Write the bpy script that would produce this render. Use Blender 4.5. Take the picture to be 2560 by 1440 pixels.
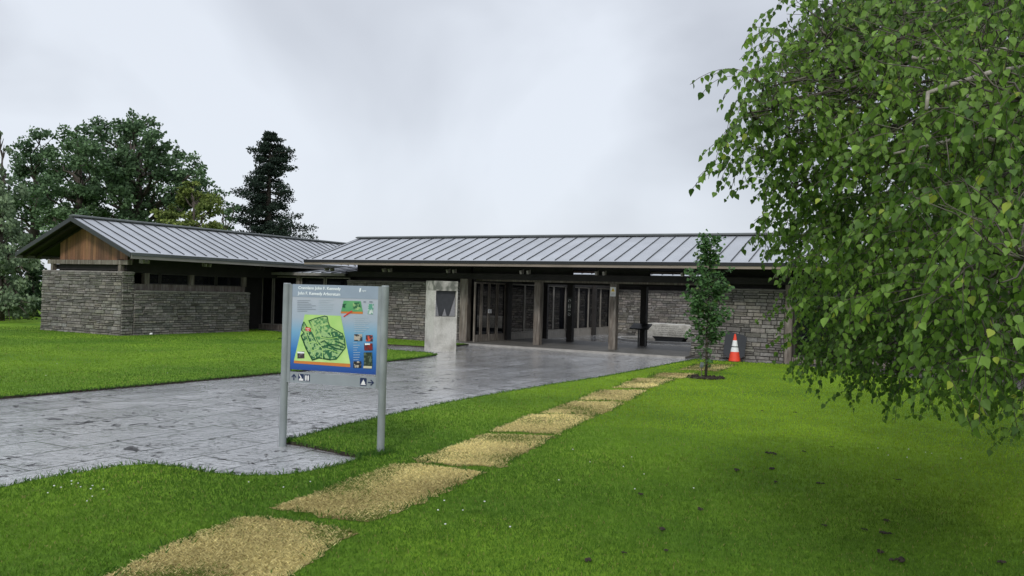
import bpy, math, random
import numpy as np
from mathutils import Vector, Matrix
random.seed(7); rng = np.random.default_rng(11)
for o in list(bpy.data.objects): bpy.data.objects.remove(o)
S = bpy.context.scene
COL = S.collection
# ------------------------------------------------------------------ camera
PITCH, ROLL, FPX, EYE = .0066, .0283, 2070.0, 1.6
F_ = np.array([0, math.cos(PITCH), math.sin(PITCH)])
R0 = np.array([1, 0, 0.]); U0 = np.array([0, -math.sin(PITCH), math.cos(PITCH)])
R_ = math.cos(ROLL)*R0 + math.sin(ROLL)*U0
U_ = -math.sin(ROLL)*R0 + math.cos(ROLL)*U0
cd = bpy.data.cameras.new('camera'); cam = bpy.data.objects.new('camera', cd); COL.objects.link(cam)
cd.sensor_width = 36; cd.lens = 36*FPX/2560; cd.clip_end = 3000; cd.clip_start = .05
M = Matrix.Identity(4)
for i in range(3):
    M[i][0] = R_[i]; M[i][1] = U_[i]; M[i][2] = -F_[i]
M[2][3] = EYE
cam.matrix_world = M
S.camera = cam
# ------------------------------------------------------------------ sky + sun
SUN_EL, SUN_AZ = math.radians(39), math.radians(192)      # azimuth clockwise from +Y
W = bpy.data.worlds.new("World"); S.world = W; W.use_nodes = True
nt = W.node_tree; nt.nodes.clear()
def N(tree, t, **kw):
    n = tree.nodes.new(t)
    for k, v in kw.items(): setattr(n, k, v)
    return n
out = N(nt, 'ShaderNodeOutputWorld'); bg = N(nt, 'ShaderNodeBackground'); bg.inputs[1].default_value = .1
sky = N(nt, 'ShaderNodeTexSky'); sky.sky_type = 'NISHITA'; sky.sun_disc = False
sky.sun_elevation = SUN_EL; sky.sun_rotation = SUN_AZ; sky.air_density = 1.0; sky.dust_density = 3
tc = N(nt, 'ShaderNodeTexCoord'); mp = N(nt, 'ShaderNodeMapping'); mp.inputs['Scale'].default_value = (1, 1, 1.7)
mp.inputs['Location'].default_value = (.35, .0, .25)
n1 = N(nt, 'ShaderNodeTexNoise'); n1.inputs['Scale'].default_value = 1.7; n1.inputs['Detail'].default_value = 5; n1.inputs['Roughness'].default_value = .45; n1.inputs['Distortion'].default_value = .5
cr = N(nt, 'ShaderNodeValToRGB'); e = cr.color_ramp.elements
e[0].position = .38; e[0].color = (.41, .43, .48, 1); e[1].position = .62; e[1].color = (.735, .775, .84, 1)
sx = N(nt, 'ShaderNodeSeparateXYZ')
g1 = N(nt, 'ShaderNodeMapRange'); g1.inputs[1].default_value = .0; g1.inputs[2].default_value = .20; g1.inputs[3].default_value = 1; g1.inputs[4].default_value = 0; g1.clamp = True
hz = N(nt, 'ShaderNodeMixRGB'); hz.inputs[2].default_value = (.72, .765, .84, 1)
hm = N(nt, 'ShaderNodeMath', operation='MULTIPLY'); hm.inputs[1].default_value = .75
g2 = N(nt, 'ShaderNodeMapRange'); g2.inputs[1].default_value = .34; g2.inputs[2].default_value = .95; g2.inputs[3].default_value = 9.0; g2.inputs[4].default_value = 17.0
vs = N(nt, 'ShaderNodeVectorMath', operation='SCALE')
mx = N(nt, 'ShaderNodeMixRGB'); mx.inputs[0].default_value = .12
L = nt.links.new
L(tc.outputs['Generated'], mp.inputs[0]); L(mp.outputs[0], n1.inputs['Vector']); L(n1.outputs['Fac'], cr.inputs[0])
L(tc.outputs['Generated'], sx.inputs[0]); L(sx.outputs['Z'], g1.inputs[0]); L(sx.outputs['Z'], g2.inputs[0])
L(g1.outputs[0], hm.inputs[0]); L(hm.outputs[0], hz.inputs[0]); L(cr.outputs[0], hz.inputs[1])
L(hz.outputs[0], vs.inputs[0]); L(g2.outputs[0], vs.inputs['Scale'])
L(vs.outputs[0], mx.inputs[1]); L(sky.outputs[0], mx.inputs[2]); L(mx.outputs[0], bg.inputs[0]); L(bg.outputs[0], out.inputs[0])
sd = bpy.data.lights.new('sun', 'SUN'); sd.energy = 1.25; sd.angle = math.radians(10); sd.color = (1, .97, .92)
so = bpy.data.objects.new('sun', sd); COL.objects.link(so)
tosun = Vector((math.sin(SUN_AZ)*math.cos(SUN_EL), math.cos(SUN_AZ)*math.cos(SUN_EL), math.sin(SUN_EL)))
so.rotation_euler = tosun.to_track_quat('Z', 'Y').to_euler(); so.location = tosun*60
S.view_settings.view_transform = 'Standard'; S.view_settings.look = 'None'; S.view_settings.exposure = .36; S.view_settings.gamma = 1
# ------------------------------------------------------------------ geometry helpers
TH = .4965                                                 # plan angle of the building
def ray(x, y): return F_ + R_*((x-1280)/FPX) + U_*((720-y)/FPX)
def gnd(x, y, z=0.):                                       # ground point seen at photo pixel
    d = ray(x, y); t = (z-EYE)/d[2]; return np.array([0, 0, EYE]) + d*t
def WU(w, u, z=0): return (w*math.cos(TH)+u*math.sin(TH), -w*math.sin(TH)+u*math.cos(TH), z)
def tag(o, label=None, cat=None, group=None, kind=None):
    if label: o['label'] = label
    if cat: o['category'] = cat
    if group: o['group'] = group
    if kind: o['kind'] = kind
    return o
def thing(name, label, cat, loc=(0, 0, 0), rz=0, group=None):
    o = bpy.data.objects.new(name, None); COL.objects.link(o); o.location = loc; o.rotation_euler = (0, 0, rz)
    o.empty_display_size = .2
    return tag(o, label, cat, group)
class MB:
    def __init__(s, off=(0, 0, 0)): s.v = []; s.f = []; s.c = []; s.m = []; s.off = off
    def add(s, vs, fs, col=(1, 1, 1), m=0):
        b = len(s.v); s.v += [(a[0]-s.off[0], a[1]-s.off[1], a[2]-s.off[2]) for a in vs]
        for f in fs: s.f.append([b+i for i in f]); s.c.append(col); s.m.append(m)
    def box(s, x0, x1, y0, y1, z0, z1, col=(1, 1, 1), m=0):
        vs = [(x0, y0, z0), (x1, y0, z0), (x1, y1, z0), (x0, y1, z0), (x0, y0, z1), (x1, y0, z1), (x1, y1, z1), (x0, y1, z1)]
        s.add(vs, [(0, 3, 2, 1), (4, 5, 6, 7), (0, 1, 5, 4), (1, 2, 6, 5), (2, 3, 7, 6), (3, 0, 4, 7)], col, m)
    def prism(s, pts, a, b, axis=1, col=(1, 1, 1), m=0):
        # pts polygon in the plane orthogonal to axis, extruded a..b
        def P(p, t):
            if axis == 1: return (p[0], t, p[1])
            if axis == 0: return (t, p[0], p[1])
            return (p[0], p[1], t)
        n = len(pts); vs = [P(p, a) for p in pts]+[P(p, b) for p in pts]
        fs = [tuple(range(n))[::-1], tuple(range(n, 2*n))]+[(i, (i+1) % n, n+(i+1) % n, n+i) for i in range(n)]
        s.add(vs, fs, col, m)
    def tube(s, pts, rads, n=6, col=(1, 1, 1), m=0, cap=True):
        pts = [Vector(p) for p in pts]; rings = []
        for i, p in enumerate(pts):
            d = (pts[min(i+1, len(pts)-1)]-pts[max(i-1, 0)])
            if d.length < 1e-6: d = Vector((0, 0, 1))
            d.normalize(); a = d.orthogonal().normalized()
            if abs(d.z) > .9: a = (Vector((1, 0, 0))-d*d.x).normalized()
            b = d.cross(a); r = rads[i] if hasattr(rads, '__len__') else rads
            rings.append([tuple(p+a*(math.cos(2*math.pi*k/n)*r)+b*(math.sin(2*math.pi*k/n)*r)) for k in range(n)])
        vs = [q for R in rings for q in R]; fs = []
        for i in range(len(pts)-1):
            for k in range(n): fs.append((i*n+k, i*n+(k+1) % n, (i+1)*n+(k+1) % n, (i+1)*n+k))
        if cap: fs += [tuple(range(n))[::-1], tuple(range((len(pts)-1)*n, len(pts)*n))]
        s.add(vs, fs, col, m)
    def build(s, name, mat, parent=None, smooth=False):
        me = bpy.data.meshes.new(name); me.from_pydata(s.v, [], s.f); 
        for mm in (mat if isinstance(mat, (list, tuple)) else [mat]): me.materials.append(mm)
        me.polygons.foreach_set('material_index', s.m)
        at = me.attributes.new('col', 'FLOAT_COLOR', 'FACE')
        at.data.foreach_set('color', np.array([list(c)+[1] for c in s.c], dtype=np.float32).ravel())
        if smooth: me.polygons.foreach_set('use_smooth', [True]*len(s.f))
        me.update(); o = bpy.data.objects.new(name, me); COL.objects.link(o)
        if parent: o.parent = parent
        return o
def np_mesh(name, V, F, C, mat, parent=None, smooth=False):
    me = bpy.data.meshes.new(name); k = F.shape[1]; n = F.shape[0]
    me.vertices.add(len(V)); me.vertices.foreach_set('co', V.astype(np.float32).ravel())
    me.loops.add(n*k); me.loops.foreach_set('vertex_index', F.astype(np.int32).ravel())
    me.polygons.add(n); me.polygons.foreach_set('loop_start', np.arange(0, n*k, k, dtype=np.int32))
    me.polygons.foreach_set('loop_total', np.full(n, k, dtype=np.int32))
    me.update(calc_edges=True); me.materials.append(mat)
    at = me.attributes.new('col', 'FLOAT_COLOR', 'FACE')
    at.data.foreach_set('color', np.concatenate([C, np.ones((n, 1))], 1).astype(np.float32).ravel())
    if smooth: me.polygons.foreach_set('use_smooth', np.ones(n, dtype=bool))
    o = bpy.data.objects.new(name, me); COL.objects.link(o)
    if parent: o.parent = parent
    return o
# ------------------------------------------------------------------ materials
def mat(name, base=(.5, .5, .5), rough=.6, var=.0, vscale=6, vstretch=(1, 1, 1), bump=0, bscale=40, metal=0, spec=.5, attr=False, base2=None, b2pos=(.45, .65), b2scale=2., trans=0, coord='Object', detail=6, rvar=0):
    m = bpy.data.materials.new(name); m.use_nodes = True; t = m.node_tree; P = t.nodes['Principled BSDF']
    P.inputs['Roughness'].default_value = rough; P.inputs['Metallic'].default_value = metal; P.inputs['Specular IOR Level'].default_value = spec
    tc = N(t, 'ShaderNodeTexCoord'); mp = N(t, 'ShaderNodeMapping'); mp.inputs['Scale'].default_value = vstretch
    t.links.new(tc.outputs[coord], mp.inputs[0])
    c = None
    if attr:
        a = N(t, 'ShaderNodeAttribute'); a.attribute_name = 'col'; mm = N(t, 'ShaderNodeMixRGB', blend_type='MULTIPLY'); mm.inputs[0].default_value = 1
        mm.inputs[2].default_value = (*base, 1); t.links.new(a.outputs['Color'], mm.inputs[1]); c = mm.outputs[0]
    else:
        r = N(t, 'ShaderNodeRGB'); r.outputs[0].default_value = (*base, 1); c = r.outputs[0]
    if base2:
        n = N(t, 'ShaderNodeTexNoise'); n.inputs['Scale'].default_value = b2scale; n.inputs['Detail'].default_value = detail; t.links.new(mp.outputs[0], n.inputs['Vector'])
        rr = N(t, 'ShaderNodeMapRange'); rr.inputs[1].default_value = b2pos[0]; rr.inputs[2].default_value = b2pos[1]; t.links.new(n.outputs['Fac'], rr.inputs[0])
        mm = N(t, 'ShaderNodeMixRGB'); mm.inputs[2].default_value = (*base2, 1); t.links.new(rr.outputs[0], mm.inputs[0]); t.links.new(c, mm.inputs[1]); c = mm.outputs[0]
    if var:
        n = N(t, 'ShaderNodeTexNoise'); n.inputs['Scale'].default_value = vscale; n.inputs['Detail'].default_value = detail; t.links.new(mp.outputs[0], n.inputs['Vector'])
        rr = N(t, 'ShaderNodeMapRange'); rr.inputs[1].default_value = .3; rr.inputs[2].default_value = .7; rr.inputs[3].default_value = 1-var; rr.inputs[4].default_value = 1+var
        t.links.new(n.outputs['Fac'], rr.inputs[0]); vm = N(t, 'ShaderNodeVectorMath', operation='SCALE'); t.links.new(c, vm.inputs[0]); t.links.new(rr.outputs[0], vm.inputs['Scale']); c = vm.outputs[0]
        if rvar:
            r2 = N(t, 'ShaderNodeMapRange'); r2.inputs[1].default_value = .35; r2.inputs[2].default_value = .65; r2.inputs[3].default_value = max(rough-rvar, .02); r2.inputs[4].default_value = rough+rvar
            t.links.new(n.outputs['Fac'], r2.inputs[0]); t.links.new(r2.outputs[0], P.inputs['Roughness'])
    t.links.new(c, P.inputs['Base Color'])
    if bump:
        n = N(t, 'ShaderNodeTexNoise'); n.inputs['Scale'].default_value = bscale; n.inputs['Detail'].default_value = 8; t.links.new(mp.outputs[0], n.inputs['Vector'])
        b = N(t, 'ShaderNodeBump'); b.inputs['Strength'].default_value = bump; b.inputs['Distance'].default_value = .02; t.links.new(n.outputs['Fac'], b.inputs['Height']); t.links.new(b.outputs[0], P.inputs['Normal'])
    if trans:
        tr = N(t, 'ShaderNodeBsdfTranslucent'); t.links.new(c, tr.inputs[0]); ms = N(t, 'ShaderNodeMixShader'); ms.inputs[0].default_value = trans
        o = t.nodes['Material Output']; t.links.new(P.outputs[0], ms.inputs[1]); t.links.new(tr.outputs[0], ms.inputs[2]); t.links.new(ms.outputs[0], o.inputs[0])
    return m
m_leaf = mat('leaf', (1, 1, 1), .5, attr=True, trans=.38, spec=.28)
m_leaf_dull = mat('leaf_dull', (1, 1, 1), .75, attr=True, trans=.25, spec=.15)
m_blade = mat('grass_blade', (1, 1, 1), .6, attr=True, trans=.35, spec=.2)
m_bark = mat('bark', (.055, .045, .035), .9, var=.4, vscale=8, bump=.6, bscale=30, attr=True)
m_birch = mat('birch_bark', (.13, .115, .095), .8, base2=(.05, .042, .034), b2scale=9, b2pos=(.5, .58), bump=.3)
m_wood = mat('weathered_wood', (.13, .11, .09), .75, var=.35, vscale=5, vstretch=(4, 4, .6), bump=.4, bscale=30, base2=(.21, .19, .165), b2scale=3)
m_fascia = mat('fascia_timber', (.22, .185, .15), .7, var=.25, vscale=3, vstretch=(.4, 4, 4), base2=(.27, .13, .115), b2pos=(.52, .62), b2scale=.35)
m_fasciaL = mat('grey_fascia', (.19, .18, .165), .7, var=.25, vscale=3, vstretch=(4, .4, 4))
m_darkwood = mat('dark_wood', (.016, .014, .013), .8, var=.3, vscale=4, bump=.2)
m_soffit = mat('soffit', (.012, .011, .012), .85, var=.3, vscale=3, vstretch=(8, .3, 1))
m_board = mat('cedar_board', (.19, .10, .055), .65, attr=True, var=.3, vscale=3, vstretch=(9, 9, .5))
m_black = mat('black_metal', (.012, .013, .015), .35, var=.2, vscale=3)
m_glass = mat('dark_glass', (.004, .005, .007), .03, spec=.65, var=.1, vscale=1)
m_frame = mat('window_frame', (.21, .195, .17), .6, var=.25, vscale=6, vstretch=(3, 3, .5))
m_frame_dark = mat('dark_frame', (.03, .027, .024), .6, var=.2, vscale=6)
m_stone = mat('ashlar', (1, 1, 1), .68, attr=True, var=.28, vscale=14, bump=.75, bscale=42, spec=.35, base2=(.075, .07, .06), b2scale=1.6, b2pos=(.52, .95))
m_mortar = mat('mortar', (.035, .034, .032), .9, var=.3, bump=.3)
m_cap = mat('wall_cap', (.20, .19, .17), .75, var=.35, vscale=5, bump=.5, bscale=25)
m_slab = mat('concrete_slab', (.115, .11, .10), .5, var=.25, vscale=3, bump=.15, bscale=50, spec=.35)
m_slabedge = mat('slab_edge', (.30, .29, .27), .7, var=.2, vscale=5)
m_conc = mat('pale_concrete', (.50, .49, .45), .8, var=.16, vscale=30, bump=.3, bscale=60, base2=(.31, .30, .265), b2scale=3, b2pos=(.45, .7))
m_conc_stain = mat('stained_concrete', (.36, .35, .31), .85, var=.2, vscale=20, bump=.3, bscale=60, base2=(.11, .115, .095), b2scale=5, b2pos=(.42, .58))
m_slate = mat('slate_panel', (.03, .032, .037), .55, var=.2, vscale=10)
m_ripstone = mat('ribbed_stone', (.20, .20, .21), .6, var=.2, vscale=10, vstretch=(1, 1, 9))
m_zinc = mat('zinc_roof', (.38, .40, .43), .5, var=.10, vscale=1.3, vstretch=(1, 1, 1), metal=.25, spec=.5, rvar=.05, bump=.03, bscale=3, base2=(.38, .40, .435), b2scale=.9, b2pos=(.4, .7))
m_seam = mat('dark_seam', (.045, .05, .055), .5, metal=.3)
m_ridge = mat('ridge_cap', (.075, .085, .085), .5, var=.2, vscale=2, metal=.2)
m_post = mat('galvanised_post', (.25, .28, .29), .4, metal=.1, base2=(.15, .17, .165), b2scale=2.2, b2pos=(.45, .75), vstretch=(1, 1, .5), var=.18, vscale=9)
m_soil = mat('soil', (.03, .022, .015), .95, var=.4, vscale=20, bump=.8, bscale=30)
m_orange = mat('cone_orange', (.75, .055, .02), .45, var=.08, vscale=9)
m_white = mat('white_plastic', (.72, .73, .74), .45, var=.08, vscale=9)
m_yellow = mat('warning_yellow', (.75, .52, .04), .5, var=.03)
def flat(name, c, r=.45, **k): return mat(name, c, r, var=.04, vscale=8, spec=.4, **k)
# wet paving: large slabs, joints, puddled gloss
def paving():
    m = bpy.data.materials.new('wet_paving'); m.use_nodes = True; t = m.node_tree; P = t.nodes['Principled BSDF']; l = t.links.new
    tc = N(t, 'ShaderNodeTexCoord'); mp = N(t, 'ShaderNodeMapping'); mp.inputs['Rotation'].default_value = (0, 0, TH+math.pi/2)
    l(tc.outputs['Object'], mp.inputs[0])
    br = N(t, 'ShaderNodeTexBrick'); br.inputs['Scale'].default_value = 1; br.inputs['Brick Width'].default_value = 1.25; br.inputs['Row Height'].default_value = .62
    br.inputs['Mortar Size'].default_value = .014; br.inputs['Mortar Smooth'].default_value = .3; br.offset = .37; br.offset_frequency = 2
    br.inputs['Color1'].default_value = (.39, .395, .405, 1); br.inputs['Color2'].default_value = (.48, .485, .495, 1); br.inputs['Mortar'].default_value = (.035, .034, .032, 1)
    l(mp.outputs[0], br.inputs['Vector'])
    def noise(sc, det=6, dist=0, rough=.55):
        n = N(t, 'ShaderNodeTexNoise'); n.inputs['Scale'].default_value = sc; n.inputs['Detail'].default_value = det; n.inputs['Distortion'].default_value = dist; n.inputs['Roughness'].default_value = rough
        l(tc.outputs['Object'], n.inputs['Vector']); return n.outputs['Fac']
    def rng_(x, a, b, c, d):
        r = N(t, 'ShaderNodeMapRange'); r.inputs[1].default_value = a; r.inputs[2].default_value = b; r.inputs[3].default_value = c; r.inputs[4].default_value = d; l(x, r.inputs[0]); return r.outputs[0]
    def math_(op, a, b):
        n = N(t, 'ShaderNodeMath', operation=op)
        for i, v in enumerate((a, b)):
            if isinstance(v, (int, float)): n.inputs[i].default_value = v
            else: l(v, n.inputs[i])
        return n.outputs[0]
    big = noise(.55, 4, .6); med = noise(2.3, 6, .4); fine = noise(11, 8, .5, .7); spk = noise(5.5, 3, 1.2)
    v = N(t, 'ShaderNodeVectorMath', operation='SCALE'); l(br.outputs['Color'], v.inputs[0])
    f = math_('MULTIPLY', rng_(med, .3, .7, .9, 1.12), rng_(fine, .3, .7, .85, 1.12))
    cl = rng_(noise(.9, 3), .35, .65, -.035, .045)
    spk = math_('ADD', spk, cl); sp2 = math_('ADD', noise(17, 3, .8), cl)
    pits = rng_(spk, .615, .65, 1, .2)                 # spalled dark pits in the slabs
    f = math_('MULTIPLY', f, pits); f = math_('MULTIPLY', f, rng_(sp2, .585, .63, 1, .45)); l(f, v.inputs['Scale']); l(v.outputs[0], P.inputs['Base Color'])
    rgh = math_('MULTIPLY', rng_(big, .42, .58, .2, 1.2), rng_(med, .35, .65, .07, .2)); rgh = math_('ADD', rgh, rng_(spk, .625, .655, 0, .5)); l(rgh, P.inputs['Roughness'])
    l(rng_(spk, .625, .655, 1.0, .05), P.inputs['Specular IOR Level'])
    P.inputs['IOR'].default_value = 1.65
    h = math_('ADD', math_('MULTIPLY', med, .55), math_('MULTIPLY', fine, .35)); h = math_('ADD', h, math_('MULTIPLY', br.outputs['Fac'], -.35))
    h = math_('ADD', h, rng_(spk, .62, .655, 0, -.5)); h = math_('ADD', h, rng_(sp2, .58, .63, 0, -.25))
    b = N(t, 'ShaderNodeBump'); b.inputs['Strength'].default_value = .8; b.inputs['Distance'].default_value = .026; l(h, b.inputs['Height']); l(b.outputs[0], P.inputs['Normal'])
    b2 = N(t, 'ShaderNodeBump'); b2.inputs['Strength'].default_value = .8; b2.inputs['Distance'].default_value = .025; l(math_('ADD', math_('MULTIPLY', med, .5), math_('MULTIPLY', fine, .5)), b2.inputs['Height']); l(b2.outputs[0], P.inputs['Coat Normal'])
    cw = math_('MULTIPLY', rng_(big, .38, .6, 1, .5), rng_(spk, .60, .655, 1, 0)); l(cw, P.inputs['Coat Weight']); P.inputs['Coat Roughness'].default_value = .09; P.inputs['Coat IOR'].default_value = 1.6
    return m
m_paving = paving()
def turf(name, cols, scale=.35):
    m = bpy.data.materials.new(name); m.use_nodes = True; t = m.node_tree; P = t.nodes['Principled BSDF']; l = t.links.new
    tc = N(t, 'ShaderNodeTexCoord'); P.inputs['Roughness'].default_value = .85; P.inputs['Specular IOR Level'].default_value = .15
    def noise(sc, det=6, rough=.55):
        n = N(t, 'ShaderNodeTexNoise'); n.inputs['Scale'].default_value = sc; n.inputs['Detail'].default_value = det; n.inputs['Roughness'].default_value = rough; l(tc.outputs['Object'], n.inputs['Vector']); return n.outputs['Fac']
    cr = N(t, 'ShaderNodeValToRGB'); cr.color_ramp.elements[0].position = .33; cr.color_ramp.elements[1].position = .67
    cr.color_ramp.elements[0].color = (*cols[0], 1); cr.color_ramp.elements[1].color = (*cols[1], 1); l(noise(scale, 5), cr.inputs[0])
    r = N(t, 'ShaderNodeMapRange'); r.inputs[1].default_value = .3; r.inputs[2].default_value = .72; r.inputs[3].default_value = .6; r.inputs[4].default_value = 1.35; l(noise(9, 9, .75), r.inputs[0])
    v = N(t, 'ShaderNodeVectorMath', operation='SCALE'); l(cr.outputs[0], v.inputs[0]); l(r.outputs[0], v.inputs['Scale']); l(v.outputs[0], P.inputs['Base Color'])
    b = N(t, 'ShaderNodeBump'); b.inputs['Strength'].default_value = .8; b.inputs['Distance'].default_value = .04; l(noise(30, 8, .7), b.inputs['Height']); l(b.outputs[0], P.inputs['Normal'])
    return m
m_turf = turf('turf', ((.07, .16, .012), (.18, .31, .018)))
m_field = turf('field', ((.07, .14, .03), (.12, .2, .04)), .05)
m_straw = turf('dead_turf', ((.24, .17, .07), (.54, .45, .19)), 1.5)
m_gravel = mat('gravel', (.085, .08, .075), .8, var=.5, vscale=40, bump=.8, bscale=60)
# ------------------------------------------------------------------ ground, paving, lawns
def sheet(name, pts, z, m, thick=0, kind='structure', side=None):
    b = MB(); n = len(pts)
    area = sum(pts[i][0]*pts[(i+1) % n][1]-pts[(i+1) % n][0]*pts[i][1] for i in range(n))
    if area < 0: pts = pts[::-1]
    b.add([(p[0], p[1], z) for p in pts], [tuple(range(n))])
    if thick:
        for i in range(n):
            p, q = pts[i], pts[(i+1) % n]
            b.add([(p[0], p[1], z-thick), (q[0], q[1], z-thick), (q[0], q[1], z), (p[0], p[1], z)], [(0, 1, 2, 3)], m=1)
    o = b.build(name, [m, side or m]); 
    if kind: o['kind'] = kind
    return o
def jag(pts, amp=.02, step=.12, seed=1):
    r = random.Random(seed); out = []
    n = len(pts)
    for i in range(n):
        a, b = np.array(pts[i][:2]), np.array(pts[(i+1) % n][:2]); d = np.linalg.norm(b-a); k = max(1, int(d/step)) if d < 30 else 1
        k = min(k, 160)
        for j in range(k):
            p = a+(b-a)*j/k
            out.append((p[0]+r.uniform(-amp, amp), p[1]+r.uniform(-amp, amp)))
    return out
ground = sheet('ground', [(-700, -200), (700, -200), (700, 1500), (-700, 1500)], -.05, m_field)
G = lambda x, y: tuple(gnd(x, y)[:2])
wu = lambda w, u: WU(w, u)[:2]
sheet('paving', [(-14, 3), (9, 3), wu(1.0, 20), wu(-3, 27), wu(-5, 38), wu(-19, 38), wu(-22.6, 22.2), (-20, 16)], 0, m_paving)
LZ = .035
left_edge = [G(0, 998), G(350, 967), G(700, 935), G(960, 906), G(1040, 897), G(1092, 889), G(1060, 884), G(1000, 880)]
lawn_left = left_edge + [wu(-18.0, 18.55), wu(-18.6, 20.9), wu(-22.4, 21.9), wu(-27, 30), (-60, 60), (-90, 20), (-30, 4.0), (-12.4, 8.35)]
o = sheet('lawn', jag(lawn_left, .02), LZ, m_turf, .08, side=m_soil)
strip = [wu(-18.4, 19.25), wu(-12.9, 19.5), wu(-13.1, 21.5), wu(-18.4, 21.8)]
sheet('lawn', jag(strip, .02, seed=3), LZ, m_turf, .08, side=m_soil)
lawn_near = [(-9, 1.5), (-6.5, 5.0), G(0, 1232), G(100, 1208), G(200, 1190), G(300, 1174), G(370, 1169), G(450, 1178), G(520, 1190), G(600, 1199), G(700, 1198), G(760, 1190), G(850, 1172), G(908, 1153),
             G(900, 1147), G(800, 1126), G(714, 1109), G(850, 1072), G(950, 1050), G(1100, 1016), G(1250, 988), G(1400, 963), G(1500, 948), G(1600, 929), G(1680, 913), G(1745, 901), G(1800, 906), G(1958, 914), G(2120, 930), G(2300, 951), G(2460, 972), (14, 12), (40, 4), (40, -20), (-9, -20)]
sheet('lawn', jag(lawn_near, .018, seed=5), LZ, m_turf, .08, side=m_soil)
sheet('gravel_strip', [wu(-6.4, 21.62), wu(-6.4, 22.4), wu(8, 22.4), wu(8, 12), (9.3, 15.6), G(2460, 968), G(1958, 905), G(1745, 893)], .008, m_gravel)
# a paved apron with a pale edge in front of the entrance
s = MB(); s.box(-13.8, -6.4, 21.62, 26.1, -.05, .05); s.box(-13.8, -6.4, 21.56, 21.62, -.05, .047, m=1)
o = s.build('entrance_slab', [m_slab, m_slabedge]); o.rotation_euler = (0, 0, -TH); o['kind'] = 'structure'
# ------------------------------------------------------------------ point-in-polygon and grass blades
def inside(P, poly):
    poly = np.array([p[:2] for p in poly]); x, y = P[:, 0], P[:, 1]; r = np.zeros(len(P), bool); n = len(poly)
    for i in range(n):
        x1, y1 = poly[i]; x2, y2 = poly[(i+1) % n]
        if y1 == y2: continue
        c = ((y1 > y) != (y2 > y)) & (x < (x2-x1)*(y-y1)/(y2-y1)+x1); r ^= c
    return r
PATCH = [[(150, 1520), (420, 1385), (590, 1313), (640, 1309), (780, 1325), (889, 1347), (800, 1400), (640, 1520)],
         [(690, 1283), (850, 1222), (985, 1172), (1050, 1172), (1130, 1183), (1212, 1193), (1060, 1262), (925, 1320), (840, 1308)],
         [(1035, 1160), (1120, 1130), (1217, 1094), (1383, 1100), (1320, 1135), (1255, 1177), (1130, 1173)],
         [(1224, 1088), (1325, 1044), (1491, 1043), (1440, 1070), (1390, 1094), (1300, 1088)],
         [(1354, 1041), (1430, 1010), (1563, 1011), (1506, 1042)],
         [(1444, 1006), (1502, 981), (1617, 981), (1570, 1008)],
         [(1534, 975), (1592, 950), (1690, 953), (1621, 977)],
         [(1621, 949), (1654, 936), (1744, 939), (1708, 951)],
         [(1700, 928), (1744, 914), (1841, 916), (1794, 933)]]
PATCH = [[G(*p) for p in q] for q in PATCH]
PL = ['nearest patch of dead straw-coloured grass, cut by the bottom edge of the photo', 'large dead grass patch second from the camera, below the sign posts',
      'third dead grass patch from the camera in the row of yellowed squares', 'fourth straw-coloured grass patch, in the middle of the row', 'fifth straw-coloured grass patch counting from the camera',
      'sixth small yellow grass patch, right of the path edge', 'seventh small yellow patch, third from the young tree end', 'dead grass patch touching the soil ring of the young tree', 'faint yellow grass patch behind the young tree, nearest the wall']
def hash_noise(x, y, s, seed=0):
    r = np.random.default_rng(seed); out = np.zeros_like(x)
    for k in range(9):
        a = r.uniform(0, 2*np.pi); f = s*r.uniform(.6, 1.7); ph = r.uniform(0, 6.28, 2)
        out += np.sin((x*np.cos(a)+y*np.sin(a))*f+ph[0])*np.cos((x*np.sin(a)-y*np.cos(a))*f*.8+ph[1])
    return out/3
def blades(P, h, wd, lean, cols, z0):
    n = len(P); a = rng.uniform(0, 2*np.pi, n); d = np.stack([np.cos(a), np.sin(a)], 1); la = rng.uniform(0, 2*np.pi, n)
    V = np.zeros((n, 4, 3)); V[:, 0, :2] = P-d*wd[:, None]/2; V[:, 1, :2] = P+d*wd[:, None]/2
    ln = np.stack([np.cos(la), np.sin(la)], 1)*(h*lean)[:, None]
    V[:, 2, :2] = P+ln*.4+d*wd[:, None]*.3; V[:, 3, :2] = P+ln
    hz = h*np.sqrt(np.clip(1-lean**2, .05, 1)); V[:, :2, 2] = z0-.005; V[:, 2, 2] = z0+hz*.6; V[:, 3, 2] = z0+hz
    Fc = (np.arange(n)[:, None]*4+np.array([0, 1, 2, 3])[None]); return V.reshape(-1, 3), Fc, cols
def sample(n6, rmin, rmax, az0, az1):
    r0 = 6.; A = az1-az0; nA = int(n6*(r0**2-rmin**2)/2*A); nB = int(n6*r0**2*math.log(rmax/r0)*A)
    rA = np.sqrt(rng.uniform(rmin**2, r0**2, nA)); rB = r0*np.exp(rng.uniform(0, math.log(rmax/r0), nB))
    r = np.concatenate([rA, rB]); a = rng.uniform(az0, az1, len(r)); return np.stack([r*np.sin(a), r*np.cos(a)], 1), r
P, r = sample(6500, 3.3, 32, -.72, .80)
patch_in = np.zeros(len(P), bool)
for q in PATCH: patch_in |= inside(P, q)
g = (inside(P, lawn_near) | inside(P, lawn_left) | inside(P, strip))
gi = g & (~patch_in | (rng.random(len(P)) < .015))
Pg, rg = P[gi], r[gi]; n = len(Pg)
sc = np.maximum(rg/6, 1.)
h = rng.uniform(.012, .030, n)*np.minimum(sc, 1.15); wd = rng.uniform(.0026, .0048, n)*sc
nz = hash_noise(Pg[:, 0], Pg[:, 1], .7, 2)*.5+hash_noise(Pg[:, 0], Pg[:, 1], 3.5, 4)*.35+rng.normal(0, .45, n)
tt = np.clip(.5+nz*.42, 0, 1)[:, None]
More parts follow.
